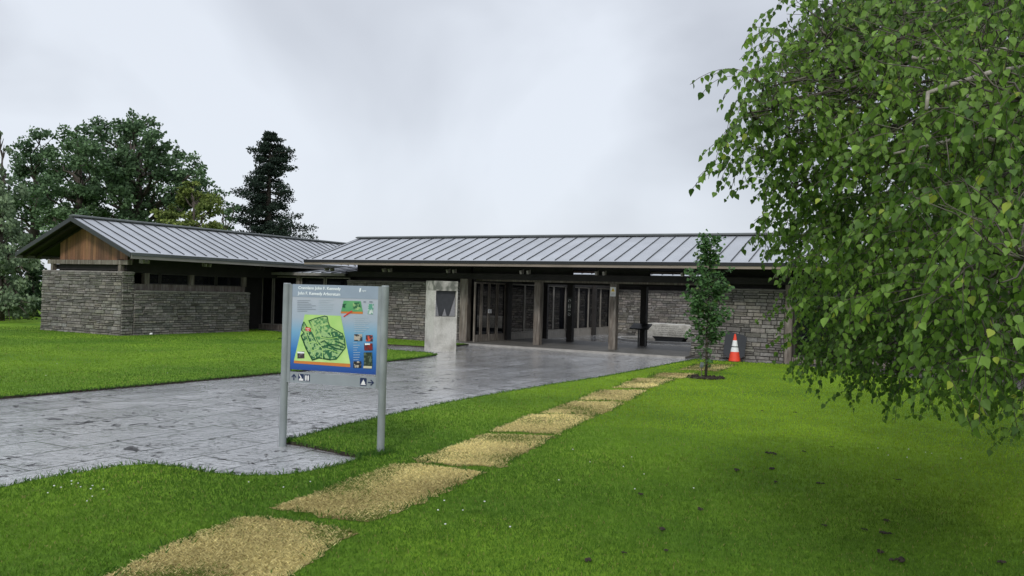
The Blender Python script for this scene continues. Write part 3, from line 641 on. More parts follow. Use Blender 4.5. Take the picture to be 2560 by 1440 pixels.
# ------------------------------------------------------------------ information sign
sg = thing('information_sign', 'double-post arboretum map sign with blue panel and arrow rail beside the paving', 'sign', (-2.265, 8.345, 0), math.radians(-19.13))
for x_ in (0.0, 1.105):
    b = MB(); b.tube([(x_, 0, -.05), (x_, 0, .4), (x_, 0, 1.0), (x_, 0, 1.63)], .037, 20, cap=True); p_ = b.build('post', m_post, sg, smooth=False)
    b = MB(); b.tube([(x_, 0, 1.631), (x_, 0, 1.642)], [.038, .032], 20); b.build('post_cap', m_post, p_)
    s_ = 1 if x_ == 0 else -1
    b = MB(); a_, c_ = sorted((x_+s_*.032, x_+s_*.068)); b.box(a_, c_, -.012, .012, .646, 1.632); b.build('clamp_strip', m_post, sg)
def PZ(x, y):
    yt = 95+(x-213)*30/1087; yb = 1145+(x-172)*85/1083; v = (y-yt)/(yb-yt); xl = 213-41*v; xr = 1300-45*v; t = (x-xl)/(xr-xl); return (.069+t*.967, 1.632-v*.853)
P6 = lambda X, Y: PZ(198.7+X*.6209, 298+Y*.6209)
def panel_mat():
    m = bpy.data.materials.new('printed_gradient'); m.use_nodes = True; t = m.node_tree; P = t.nodes['Principled BSDF']; P.inputs['Roughness'].default_value = .35
    tc = N(t, 'ShaderNodeTexCoord'); sx = N(t, 'ShaderNodeSeparateXYZ'); r = N(t, 'ShaderNodeMapRange'); r.inputs[1].default_value = .78; r.inputs[2].default_value = 1.5; cr = N(t, 'ShaderNodeValToRGB')
    E = cr.color_ramp.elements; E[0].position = 0; E[0].color = (.014, .06, .28, 1); E[1].position = 1; E[1].color = (.40, .44, .50, 1)
    for p, c in ((.28, (.03, .17, .46, 1)), (.52, (.16, .36, .54, 1)), (.72, (.34, .41, .49, 1))): q = E.new(p); q.color = c
    t.links.new(tc.outputs['Object'], sx.inputs[0]); t.links.new(sx.outputs['Z'], r.inputs[0]); t.links.new(r.outputs[0], cr.inputs[0]); t.links.new(cr.outputs[0], P.inputs['Base Color']); return m
b = MB(); b.box(.069, 1.036, -.008, .008, .779, 1.632); panel = b.build('panel', [panel_mat()], sg)
b = MB(); b.box(.069, 1.036, .0085, .012, .779, 1.632); b.build('panel_back', m_post, sg)
def layer(name, pts, mat_, k, parent=None):
    b = MB(); y = -.008-.0012*k; 
    a = sum(pts[i][0]*pts[(i+1) % len(pts)][1]-pts[(i+1) % len(pts)][0]*pts[i][1] for i in range(len(pts)))
    if a < 0: pts = pts[::-1]
    b.prism(pts, y-.0008, y); return b.build(name, mat_, parent or panel)
def ribbon(b, pts, wd, k):
    y = -.008-.0012*k-.0006
    for p, q in zip(pts[:-1], pts[1:]):
        d = np.array(q)-np.array(p); L_ = np.linalg.norm(d); 
        if L_ < 1e-5: continue
        n_ = np.array([-d[1], d[0]])/L_*wd/2; d = d/L_*wd*.3
        V_ = [(p[0]-d[0]-n_[0], y, p[1]-d[1]-n_[1]), (q[0]+d[0]-n_[0], y, q[1]+d[1]-n_[1]), (q[0]+d[0]+n_[0], y, q[1]+d[1]+n_[1]), (p[0]-d[0]+n_[0], y, p[1]-d[1]+n_[1])]
        b.add(V_, [(0, 1, 2, 3)])
layer('header_band', [(.0695, 1.506), (1.0355, 1.506), (1.0355, 1.6315), (.0695, 1.6315)], flat('header_grey', (.27, .33, .41)), 1)
text('title_line', 'Crannlann John F. Kennedy', .040, m_pwhite, panel, (.137, -.0115, 1.585), width=.485, bold=True)
text('title_line', 'John F. Kennedy Arboretum', .042, m_pwhite, panel, (.137, -.0115, 1.530), width=.485, bold=True)
harp = [(0, 0), (.004, .03), (.02, .034), (.018, .012), (.012, -.006), (.006, -.008)]
layer('harp_emblem', [(.828+p[0], 1.577+p[1]) for p in harp], m_pwhite, 2)
text('logo_text', 'opw', .026, m_pwhite, panel, (.858, -.0115, 1.578))
m_mapgreen = mat('map_light_green', (.28, .56, .13), .4, base2=(.52, .72, .26), b2scale=3, b2pos=(.3, .7))
m_mapgreen2 = mat('map_mid_green', (.07, .30, .12), .4, base2=(.12, .36, .14), b2scale=10, b2pos=(.4, .6))
m_mapdark = flat('map_dark_green', (.012, .085, .035)); m_mapor = flat('map_orange', (.55, .19, .04)); m_red = flat('map_red', (.62, .04, .03))
m_mapmix = mat('map_mixed_green', (.02, .12, .05), .4, base2=(.30, .48, .20), b2scale=34, b2pos=(.47, .53), detail=2)
m_mapmix2 = mat('map_pale_mix', (.07, .23, .08), .4, base2=(.34, .52, .20), b2scale=38, b2pos=(.42, .54), detail=2)
layer('map_edge', [PZ(*p) for p in ((225, 1040), (940, 1090), (940, 1133), (222, 1072))], m_mapor, 1)
layer('map', [PZ(*p) for p in ((370, 472), (830, 492), (942, 1090), (225, 1040))], m_mapgreen, 2)
outl = [(360, 410), (500, 360), (690, 315), (745, 330), (760, 430), (800, 530), (900, 590), (1050, 670), (1090, 780), (1105, 950), (1010, 1070), (920, 1180), (800, 1190), (570, 1150), (430, 1190), (300, 960), (200, 700), (260, 640), (205, 590), (230, 480), (260, 430), (340, 560), (420, 560)]
layer('map_park', [P6(*p) for p in outl], m_mapmix2, 3)
layer('map_wood', [P6(*p) for p in ((200, 700), (420, 610), (520, 760), (600, 880), (760, 900), (1105, 950), (1010, 1070), (920, 1180), (800, 1190), (570, 1150), (430, 1190), (300, 960))], m_mapmix, 4)
layer('map_wood', [P6(*p) for p in ((560, 590), (700, 650), (900, 620), (1060, 690), (1085, 790), (960, 800), (640, 760))], m_mapmix, 4)
b = MB(); ribbon(b, [P6(*p) for p in outl+outl[:1]], .009, 5)
for pl in ([(200, 700), (300, 960), (430, 1190), (570, 1150), (800, 1190)], [(600, 940), (760, 900), (900, 960), (1060, 1000)], [(610, 840), (680, 810), (760, 880), (960, 900), (1060, 950)], [(640, 740), (800, 760), (1050, 720)], [(900, 820), (1000, 850), (1090, 900)]):
    ribbon(b, [P6(*p) for p in pl], .013, 5)
b.build('map_outline', m_mapdark, panel)
for pl in ([(340, 390), (420, 560), (490, 740), (530, 830), (560, 880), (640, 960), (640, 1160)], [(400, 420), (500, 590), (470, 640), (500, 720)], [(300, 640), (360, 820), (440, 1020), (500, 1150)], [(350, 850), (450, 820), (540, 860)], [(400, 1020), (560, 960)], [(560, 600), (620, 740), (800, 770), (960, 740)], [(640, 500), (760, 480)], [(800, 640), (840, 740)], [(700, 960), (860, 1010), (1000, 1060)]):
    b = MB(); ribbon(b, [P6(*p) for p in pl], .007, 6); b.build('map_path', m_mapgreen, panel)

layer('you_are_here', [P6(*p) for p in ((295, 535), (390, 545), (410, 620), (300, 605))], m_red, 7)
b = MB(); ribbon(b, [P6(312, 562), P6(385, 570)], .004, 8); ribbon(b, [P6(325, 590), P6(370, 595)], .004, 8); b.build('you_are_here_text', m_pwhite, panel)
layer('inset_map_edge', [PZ(*p) for p in ((832, 437), (1104, 441), (1104, 470), (828, 460))], m_mapor, 1)
layer('inset_map', [PZ(*p) for p in ((868, 303), (1080, 310), (1104, 442), (834, 438))], m_mapgreen2, 2)
layer('inset_wood', [PZ(*p) for p in ((985, 330), (1060, 325), (1085, 390), (1040, 425), (985, 400))], m_mapmix, 3)
layer('inset_wood', [PZ(*p) for p in ((855, 345), (905, 340), (885, 365), (890, 395), (850, 385))], m_mapdark, 3)
layer('inset_pointer', [PZ(*p) for p in ((965, 425), (980, 440), (868, 508), (864, 498))], m_red, 4)
layer('strip_map', [PZ(*p) for p in ((1170, 345), (1240, 345), (1228, 475), (1165, 468))], mat('strip_green', (.1, .30, .22), .4, base2=(.55, .62, .6), b2scale=28, b2pos=(.48, .55)), 2)
photos = [((995, 722), (1095, 805), (.03, .03, .035), (.42, .38, .32)), ((1140, 735), (1222, 812), (.06, .03, .04), (.62, .09, .05)), ((1118, 838), (1220, 925), (.20, .015, .015), (.06, .02, .03)),
          ((1112, 950), (1215, 1122), (.02, .035, .02), (.10, .14, .09)), ((982, 1060), (1080, 1140), (.02, .018, .02), (.45, .40, .33)), ((272, 930), (362, 1015), (.04, .03, .035), (.16, .14, .15))]
for i, (p, q, c1, c2) in enumerate(photos):
    layer('photo', [PZ(p[0], p[1]), PZ(q[0], p[1]), PZ(q[0], q[1]), PZ(p[0], q[1])], mat('photo_print', c1, .35, base2=c2, b2scale=26+i*3, b2pos=(.5, .58), detail=2), 4)
layer('photo_caption', [PZ(1108, 1118), PZ(1210, 1122), PZ(1208, 1150), PZ(1105, 1146)], flat('cream', (.55, .52, .36)), 5)
layer('photo_sky', [PZ(1128, 838), PZ(1190, 838), PZ(1190, 855), PZ(1128, 858)], m_pwhite, 5)
layer('photo_sky', [PZ(274, 930), PZ(362, 937), PZ(362, 955), PZ(274, 950)], m_pwhite, 5)
b = MB(); rr = random.Random(9)
for (x0, x1, y0, y1, n_) in ((550, 800, 293, 430, 6), (1000, 1200, 515, 690, 8), (985, 1075, 830, 1040, 8)):
    for k in range(n_):
        y = y0+(y1-y0)*k/(n_-1); x = x0
        xe = x0+(x1-x0)*rr.uniform(.55, 1)
        while x < xe-6:
            wl = rr.uniform(8, 26); p, q = PZ(x, y), PZ(min(x+wl, xe), y+.4); ribbon(b, [p, q], .0048, 3); x += wl+5
b.build('small_print', flat('small_print', (.42, .50, .56)), panel)
b = MB()
for (x0, x1, y0, y1, n_) in ((275, 520, 300, 430, 7),):
    for k in range(n_):
        y = y0+(y1-y0)*k/(n_-1); ribbon(b, [PZ(x0, y), PZ(x0+(x1-x0)*rr.uniform(.5, 1), y)], .004, 3)
for p in ((1118, 318, 1140), (1190, 318, 1222)): ribbon(b, [PZ(p[0], p[1]), PZ(p[2], p[1])], .012, 3)
b.build('small_print', flat('grey_print', (.22, .25, .30)), panel)
b = MB(); b.box(.069, 1.036, -.010, .010, .648, .753); rail = b.build('arrow_rail', flat('rail_grey', (.25, .28, .30)), sg)
def lay2(name, pts, mat_, k):
    a = sum(pts[i][0]*pts[(i+1) % len(pts)][1]-pts[(i+1) % len(pts)][0]*pts[i][1] for i in range(len(pts)))
    if a < 0: pts = pts[::-1]
    b = MB(); y = -.010-.0012*k; b.prism(pts, y-.0008, y); return b.build(name, mat_, rail)
def arrow(cx, cz, s_, up):
    b = MB(); T_ = (lambda x, z: (cx+x*s_, cz+z*s_)) if up else (lambda x, z: (cx+z*s_, cz-x*s_))
    for pts in ([(-.08, -.5), (.08, -.5), (.08, .3), (-.08, .3)], [(-.45, .0), (-.33, -.12), (.0, .30), (.0, .5)], [(.45, .0), (.33, -.12), (.0, .30), (.0, .5)]):
        q = [T_(*p) for p in pts]; b.prism(q, -.0135, -.0105)
    b.build('arrow', m_navy, rail)
arrow(.118, .703, .064, True); arrow(.987, .700, .066, False)
def sq(x0, x1, z0, z1): r_ = .005; return [(x0+r_, z0), (x1-r_, z0), (x1, z0+r_), (x1, z1-r_), (x1-r_, z1), (x0+r_, z1), (x0, z1-r_), (x0, z0+r_)]
lay2('picnic_symbol', sq(.168, .232, .668, .738), m_navy, 1); lay2('picnic_symbol_shape', [(.176, .671), (.226, .671), (.226, .690), (.208, .693), (.206, .706), (.182, .735), (.176, .732), (.197, .698), (.178, .688)], m_wt, 2)
lay2('toilet_symbol', sq(.240, .302, .668, .738), m_navy, 1)
for cx in (.258, .284): lay2('toilet_figure', [(cx-.004, .672), (cx+.004, .672), (cx+.009, .69), (cx+.009, .722), (cx+.003, .726), (cx+.003, .733), (cx-.003, .733), (cx-.003, .726), (cx-.009, .722), (cx-.009, .69)], m_wt, 2)
lay2('monument_symbol', sq(.866, .938, .664, .740), m_navy, 1); lay2('monument_symbol_shape', [(.875, .673), (.930, .673), (.928, .682), (.922, .684), (.922, .700), (.912, .708), (.903, .727), (.896, .708), (.887, .700), (.884, .684), (.876, .682)], m_wt, 2)
# ------------------------------------------------------------------ vegetation
def leafmesh(name, P, D, Nn, size, C, m_, parent=None, asp=.85, fold=.12, near=False):
    """one folded ovate leaf (2 quads) per point"""
    n = len(P); D = D/np.linalg.norm(D, axis=1, keepdims=True); X = np.cross(D, Nn); X /= np.linalg.norm(X, axis=1, keepdims=True)+1e-9; Z = np.cross(X, D)
    if near:
        T_ = [(0, 0, 0), (.26*asp, .03, fold*.6), (.47*asp, .22, fold), (.40*asp, .50, fold), (.18*asp, .80, fold*.5), (0, 1.05, -fold*.6), (-.18*asp, .80, fold*.5), (-.40*asp, .50, fold), (-.47*asp, .22, fold), (-.26*asp, .03, fold*.6)]
        V = np.stack([P+(X*a+D*b+Z*c)*size[:, None] for a, b, c in T_], 1).reshape(-1, 3)
        i = np.arange(n)[:, None]*10; F = np.concatenate([i+np.array([[0, 1, 2, 3, 4, 5]]), i+np.array([[0, 5, 6, 7, 8, 9]])]); CC = np.concatenate([C, C*.93])
        return np_mesh(name, V, F, CC, m_, parent)
    T_ = [(0, 0, 0), (.48*asp, .30, fold), (.33*asp, .66, fold), (0, 1, 0), (-.33*asp, .66, fold), (-.48*asp, .30, fold)]
    V = np.stack([P+(X*a+D*b+Z*c)*size[:, None] for a, b, c in T_], 1).reshape(-1, 3)
    i = np.arange(n)[:, None]*6; F = np.concatenate([i+np.array([[0, 1, 2, 3]]), i+np.array([[0, 3, 4, 5]])]); CC = np.concatenate([C, C*.93])
    return np_mesh(name, V, F, CC, m_, parent)
def unit(n): v = rng.normal(size=(n, 3)); return v/np.linalg.norm(v, axis=1, keepdims=True)
def wig(a, b, k, amp, r): 
    a, b = Vector(a), Vector(b); L_ = (b-a).length
    return [tuple(a.lerp(b, i/k)+Vector([r.uniform(-1, 1)*amp*L_*(0 if i in (0, k) else 1) for _ in range(3)])+Vector((0, 0, -.0))) for i in range(k+1)]
# ---- the birch at the right
bx, by = 5.0, 6.0
bt = thing('birch_tree', 'big leafy birch filling the right side, its drooping crown over the lawn', 'tree', (bx, by, 0))
def PP(px, py, dep): d = ray(px, py); return np.array([0, 0, EYE])+d*dep
blobs = [(PP(2600, 1010, 5.3), .26), (PP(2510, 960, 5.4), .24), (PP(1905, 215, 4.3), .14), (PP(1890, 300, 4.3), .17), (PP(1930, 400, 4.5), .20), (PP(2030, 130, 4.6), .26), (PP(2085, 20, 5.0), .30), (PP(2010, 590, 5.2), .26), (PP(2070, 760, 6.4), .28), (PP(2090, 860, 6.4), .26), (PP(2100, 900, 6.3), .38), (PP(2150, 740, 6.0), .6), (PP(1925, 270, 4.3), .22), (PP(1960, 330, 4.4), .28), (PP(2010, 200, 4.5), .30), (PP(2070, 90, 4.8), .32), (PP(2130, 30, 5.0), .40), (PP(1990, 470, 4.7), .24), (PP(2060, 380, 4.6), .42), (PP(2100, 240, 4.7), .6), (PP(2090, 560, 5.0), .36),
         (PP(2090, 690, 6.2), .34), (PP(2130, 800, 6.3), .42), (PP(2110, 620, 5.8), .4), (PP(2190, 660, 5.2), .55), (PP(2180, 430, 5.0), .55), (PP(2180, 880, 5.9), .36), (PP(2250, 930, 5.6), .30), (PP(2290, 800, 5.2), .55),
         (PP(2250, 100, 5.0), .8), (PP(2420, 200, 4.2), .8), (PP(2330, 380, 4.3), .7), (PP(2480, 480, 3.6), .6), (PP(2330, 620, 4.2), .6), (PP(2450, 720, 3.6), .55), (PP(2420, 900, 4.5), .45), (PP(2540, 930, 4.7), .36), (PP(2540, 860, 3.9), .4), (PP(2560, 650, 3.0), .5), (PP(2560, 250, 3.4), .7),
         (PP(2330, 960, 6.0), .28), (PP(2250, 760, 6.6), .7), 
         (np.array([4.7, 7.4, 2.3]), 1.1), (np.array([4.8, 8.2, 2.9]), 1.5), (np.array([4.2, 6.6, 3.9]), 1.6), (np.array([5.8, 9.6, 2.6]), 1.4), (np.array([6.2, 6.5, 3.2]), 1.9), (np.array([4.0, 4.2, 3.4]), 1.2), (np.array([4.6, 8.8, 4.6]), 1.6), (np.array([5.2, 5.2, 5.6]), 1.9), (np.array([6.6, 8.6, 2.3]), 1.3), (np.array([5.0, 7.4, 2.1]), .8)]
dens = 118
rb = random.Random(3); br = MB((bx, by, 0)); tw = MB((bx, by, 0))
trunk_pts = [(bx, by, -.1), (bx+.05, by, 1.2), (bx-.02, by+.05, 2.6), (bx+.1, by, 4.2), (bx+.02, by+.1, 5.8), (bx, by, 6.9)]
t0 = MB((bx, by, 0)); t0.tube(trunk_pts, [.19, .15, .125, .09, .05, .02], 12); t0.build('trunk', m_birch, bt, smooth=True)
LP, LD, LS = [], [], []
for ci, (c, R) in enumerate(blobs):
    zt = min(max(c[2]+.2, 1.3), 6.2); root = (bx, by, zt+.3*(1 if c[2] > 1.6 else 1.0))
    mid = Vector(root).lerp(Vector(c), .5)+Vector((rb.uniform(-.2, .2), rb.uniform(-.2, .2), .35))
    path = [root]+[tuple(Vector(root).lerp(mid, t)+Vector((rb.uniform(-.06, .06), rb.uniform(-.06, .06), rb.uniform(-.05, .05)))) for t in (.35, .7)]+[tuple(mid)]+[tuple(mid.lerp(Vector(c), t)+Vector((rb.uniform(-.07, .07), rb.uniform(-.07, .07), rb.uniform(-.05, .05)))) for t in (.4, .75, 1)]
    br.tube(path, np.linspace(.022 if R < 1 else .045, .004, len(path)), 6)
    segs = []
    for q in range(int(12+R*20)):                               # secondary branches
        d = Vector(unit(1)[0]); d.z = abs(d.z)*.35; st = Vector(path[rb.choice([3, 4, 5])]) if q % 2 else Vector(c)
        d.z = rb.uniform(-.45, .8); en = Vector(c)+d.normalized()*R*rb.uniform(.55, 1.1); wp = wig(st, en, 5, .07, rb); br.tube(wp, [.0055, .0045, .0035, .003, .002, .0015], 4); segs.append(wp)
    nt_w = int(dens*(R**2.0)*(3.0 if R < 1 else 1.95))+8
    for q in range(nt_w):
        u_ = unit(1)[0]; wp = rb.choice(segs); f = rb.uniform(.8, 4.99); i0 = int(f); s0 = np.array(Vector(wp[i0]).lerp(Vector(wp[i0+1]), f-i0))+np.array([rb.gauss(0, .05), rb.gauss(0, .05), rb.gauss(0, .05)])*(1+R)
        if rb.random() < .5: s0 = np.array(c)+u_*R*(rb.random()**.45)
        u_ = (s0-np.array(c))/(R+.01)*.8+u_*.35
        ln = rb.uniform(.14, .34); dirx = np.array([u_[0]*.5+rb.uniform(-.4, .4), u_[1]*.5+rb.uniform(-.4, .4), rb.uniform(-.5, .4)]); pts = [s0]; ns = 6; v = dirx/np.linalg.norm(dirx)
        for k in range(ns): v = v+np.array([rb.uniform(-.12, .12), rb.uniform(-.12, .12), -.22]); v /= np.linalg.norm(v); pts.append(pts[-1]+v*ln/ns)
        if min(p[2] for p in pts) < (.62 if s0[0] > 2.95 and s0[1] < 6.2 else 1.0 if s0[1] < 5.4 else .78)+max(0, 3.0-s0[0])*.08: continue
        if R < 1 or rb.random() < .25: tw.tube([tuple(p) for p in pts], .0016, 3, cap=False)
        nl = int(ln/.024)
        for k in range(nl):
            f = (k+.5)/nl*ns; i0 = min(int(f), ns-1); p = pts[i0]+(pts[i0+1]-pts[i0])*(f-i0); a = rb.uniform(0, 6.28)
            off = np.array([math.cos(a), math.sin(a), 0]); LP.append(p+off*.008); LD.append(np.array([off[0]*.55, off[1]*.55, -rb.uniform(.35, 1.2)])+v*.3); LS.append(rb.triangular(.017, .050, .031) if R < 1 else rb.uniform(.042, .065))
br.build('branches', m_birch, bt, smooth=True); tw.build('twigs', m_bark, bt)
LP = np.array(LP); LD = np.array(LD); LS = np.array(LS); n = len(LP); print('birch leaves', n)
tt = np.clip(rng.normal(.42, .27, n)+hash_noise(LP[:, 0], LP[:, 2]*1.3, 3.5, 5)*.22, 0, 1)[:, None]
C = np.array([.055, .120, .022])*(1-tt)+np.array([.225, .385, .062])*tt; yl = rng.random(n) < .012; C[yl] = (.34, .42, .06); og = rng.random(n) < .00008; C[og] = (.4, .16, .05)
Nn = unit(n)*.9+np.array([-.25, -.75, .35])
leafmesh('crown', LP-np.array([bx, by, 0]), LD, Nn, LS, C, m_leaf, bt, asp=.90, fold=.07, near=True)
# pale bare limbs that show in the crown
b = MB((bx, by, 0))
for pl, rr_ in (([(2580, 165, 4.0), (2480, 180, 3.7), (2400, 205, 3.55), (2320, 232, 3.45), (2316, 275, 3.42)], .013), ([(2420, 340, 3.9), (2340, 360, 3.75), (2290, 372, 3.7), (2235, 384, 3.7)], .010), ([(2560, 120, 4.4), (2460, 130, 4.2), (2360, 150, 4.2), (2280, 145, 4.2)], .016), ([(2420, 240, 3.6), (2410, 300, 3.6), (2395, 345, 3.7)], .009)):
    pts = [PP(*p) for p in pl]; b.tube([tuple(p) for p in pts], np.linspace(rr_, rr_*.6, len(pts)), 7)
    b.tube([tuple(pts[0]), tuple(pts[0]*.5+np.array([bx, by, pts[0][2]+.2])*.5), (bx, by, pts[0][2]+.3)], [rr_, rr_*1.6, rr_*2.4], 7)
b.build('bare_limbs', mat('pale_limb', (.30, .275, .235), .8, var=.3, vscale=30, bump=.3), bt, smooth=True)
# ---- generic crown from clumps
def clump_tree(name, label, x, y, clumps, trunk_h, trunk_r, colA, colB, leaf=.13, per=230, flat_=.92, barkc=(1, 1, 1), limbs=True, group=None, m_=None, z_fork=.35, droop=0, jitter=1):
    t = thing(name, label, 'tree' if 'bush' not in name else 'bush', (x, y, 0), group=group); r = random.Random(int(x*13+y*7)); bb = MB()
    bb.tube([(0, 0, -.1), (.0, 0, trunk_h*.3), (r.uniform(-.1, .1), 0, trunk_h*.65), (0, r.uniform(-.1, .1), trunk_h)], [trunk_r*1.25, trunk_r, trunk_r*.7, trunk_r*.25], 9, col=barkc); bb.build('trunk', m_bark, t, smooth=True)
    P, Cc, Ss, Dd = [], [], [], []; lb_ = MB()
    for (cx, cy, cz, R) in clumps:
        if limbs:
            z0 = max(trunk_h*z_fork, min(cz-R*1.0-abs(cx)*.4, trunk_h*.95)); pts = wig((0, 0, z0), (cx, cy, cz), 5, .05, r); pts = [pts[0]]+[(p[0], p[1], p[2]-.12*math.sin(k/5*3.14)*abs(cx)*.3) for k, p in enumerate(pts[1:-1])]+[pts[-1]]
            lb_.tube(pts, np.linspace(trunk_r*.32, .015, len(pts)), 5, col=barkc)
            for q in range(3): e_ = unit(1)[0]*R*.8; lb_.tube([pts[-2], (cx+e_[0], cy+e_[1], cz+e_[2]*flat_)], [.03, .008], 4, col=barkc)
        n = int(per*(R**1.7)*jitter); uu = unit(n); rad = R*rng.random(n)**.5; sub = unit(max(3, int(R*9)))*R*.75
        which = rng.integers(0, len(sub), n); p = sub[which]*np.array([1, 1, flat_])+uu*(rng.random(n)**.5*R*.5)[:, None]*np.array([1, 1, flat_*.75])
        P.append(np.array([cx, cy, cz])+p); k = rng.normal(.45, .22, n)+p[:, 2]/R*.12+rng.uniform(-.15, .15)+rng.uniform(-.2, .2, len(sub))[which]; Cc.append(np.clip(k, 0, 1))
    P = np.concatenate(P); kk = np.concatenate(Cc)[:, None]; n = len(P); C = np.array(colA)*(1-kk)+np.array(colB)*kk
    if limbs: lb_.build('limbs', m_bark, t)
    D = unit(n)+np.array([0, 0, -.2-droop]); leafmesh('crown', P, D, unit(n)+np.array([0, 0, .9]), rng.uniform(.75, 1.3, n)*leaf, C, m_ or m_leaf_dull, t, asp=.95)
    return t
def at_depth(px, py, dep): p = PP(px, py, dep); return p
def clumps_px(base, specs, dep, dd, seed):
    """clump centres laid out on the crown's own outline, spread in depth"""
    r = random.Random(seed); out = []
    for (px, py, R) in specs:
        y = dep+r.uniform(-dd, dd); p = PP(px, py, y); out.append((p[0]-base[0], p[1]-base[1], p[2], R))
    return out
# deciduous row behind the pavilion
def fill(outline, step, Rr, seed, dep):
    r = random.Random(seed); xs = [p[0] for p in outline]; ys = [p[1] for p in outline]; out = []
    P_ = []; y = min(ys)
    while y < max(ys):
        x = min(xs)+(step/2 if int(y/step) % 2 else 0)
        while x < max(xs): P_.append((x+r.uniform(-.4, .4)*step, y+r.uniform(-.4, .4)*step)); x += step
        y += step*.85
    P_ = np.array(P_); k = inside(P_, outline)
    for p in P_[k]: out.append((p[0], p[1], r.uniform(*Rr)))
    return out
def base_at(px, dep): p = PP(px, 720, dep); return (p[0], p[1])
def tree_from(name, label, px, dep, outline, step, Rr, dd, trunk_h, tr, cA, cB, seed, **k):
    bs = base_at(px, dep); cl = clumps_px(bs, fill(outline, step, Rr, seed, dep), dep, dd, seed)
    if 'extra' in k: cl += clumps_px(bs, k.pop('extra'), dep, dd, seed+1)
    return clump_tree(name, label, bs[0], bs[1], cl, trunk_h, tr, cA, cB, **k)
gA, gB = (.055, .10, .052), (.165, .265, .130)
tree_from('broadleaf_tree', 'tallest broadleaf tree with rounded crown directly behind the pavilion ridge', 340, 44, [(215, 340), (245, 330), (290, 325), (325, 300), (370, 318), (405, 335), (425, 365), (450, 390), (490, 430), (500, 490), (470, 560), (300, 600), (200, 560), (180, 420)], 40, (.62, 1.0), 3.2, 8.2, .33, gA, gB, 1, leaf=.15, per=560, extra=[(325, 310, .45), (455, 385, .5), (490, 425, .5), (250, 335, .35), (500, 470, .5)])
tree_from('broadleaf_tree', 'broadleaf tree left of the tallest one with a double-lobed top', 190, 42, [(160, 345), (190, 318), (215, 330), (250, 365), (260, 450), (230, 560), (120, 600), (95, 560), (100, 440), (130, 390)], 40, (.55, .95), 2.8, 7.4, .27, (.06, .108, .056), (.175, .28, .135), 2, leaf=.145, per=580, extra=[(190, 325, .4), (140, 400, .5)])
tree_from('broadleaf_tree', 'broadleaf tree farthest left with a peaked crown above the willow', 80, 46, [(20, 390), (60, 370), (90, 325), (120, 340), (130, 380), (130, 560), (90, 640), (10, 640), (0, 500)], 42, (.6, 1.0), 2.5, 7.6, .3, (.06, .108, .06), (.175, .27, .145), 3, leaf=.15, per=560, extra=[(95, 332, .45), (60, 372, .5)])
tree_from('weeping_tree', 'pale grey-green drooping tree at the left edge of the photo', 0, 31, [(-90, 420), (-10, 400), (20, 480), (50, 560), (70, 640), (75, 720), (60, 790), (-90, 800)], 34, (.38, .62), 1.2, 5.2, .16, (.09, .135, .08), (.26, .35, .20), 4, leaf=.11, per=760, flat_=1.3, droop=1.2, extra=[(2, 340, .22), (4, 375, .3)], jitter=.9)
tree_from('golden_conifer', 'yellow-green conifer between the broadleaf tree and the dark conifer', 480, 40, [(478, 455), (500, 470), (530, 500), (550, 560), (545, 600), (400, 600), (395, 545), (430, 520), (450, 480)], 30, (.38, .62), 1.4, 5.6, .16, (.085, .125, .035), (.26, .32, .085), 5, leaf=.13, per=800, flat_=.8, extra=[(478, 462, .25), (500, 490, .3)], m_=m_leaf_dull)
tree_from('broadleaf_tree', 'small green tree squeezed between the golden and the dark conifers', 560, 47, [(540, 485), (570, 490), (590, 520), (585, 600), (530, 600), (525, 520)], 32, (.4, .6), 1.2, 4.6, .14, gA, gB, 6, leaf=.15, per=300)
tree_from('garden_bush', 'light green bush on the grass left of the pavilion wall', 66, 33, [(20, 775), (60, 765), (82, 790), (84, 830), (20, 830)], 22, (.3, .45), .7, .6, .05, (.05, .08, .025), (.15, .2, .07), 7, leaf=.1, per=420, limbs=False)
tree_from('garden_bush', 'dark bush behind the left corner of the pavilion under the eave', 85, 36, [(20, 640), (110, 640), (130, 700), (120, 800), (10, 800)], 32, (.5, .8), 1.0, 2.0, .1, (.018, .04, .016), (.05, .09, .04), 8, leaf=.16, per=260, limbs=False)
tree_from('garden_bush', 'mid green shrub filling the gap beneath the weeping tree', 5, 37, [(-80, 700), (40, 700), (80, 760), (70, 815), (-80, 815)], 34, (.45, .7), 1.0, 1.5, .1, (.03, .055, .028), (.09, .13, .065), 9, leaf=.15, per=260, limbs=False)
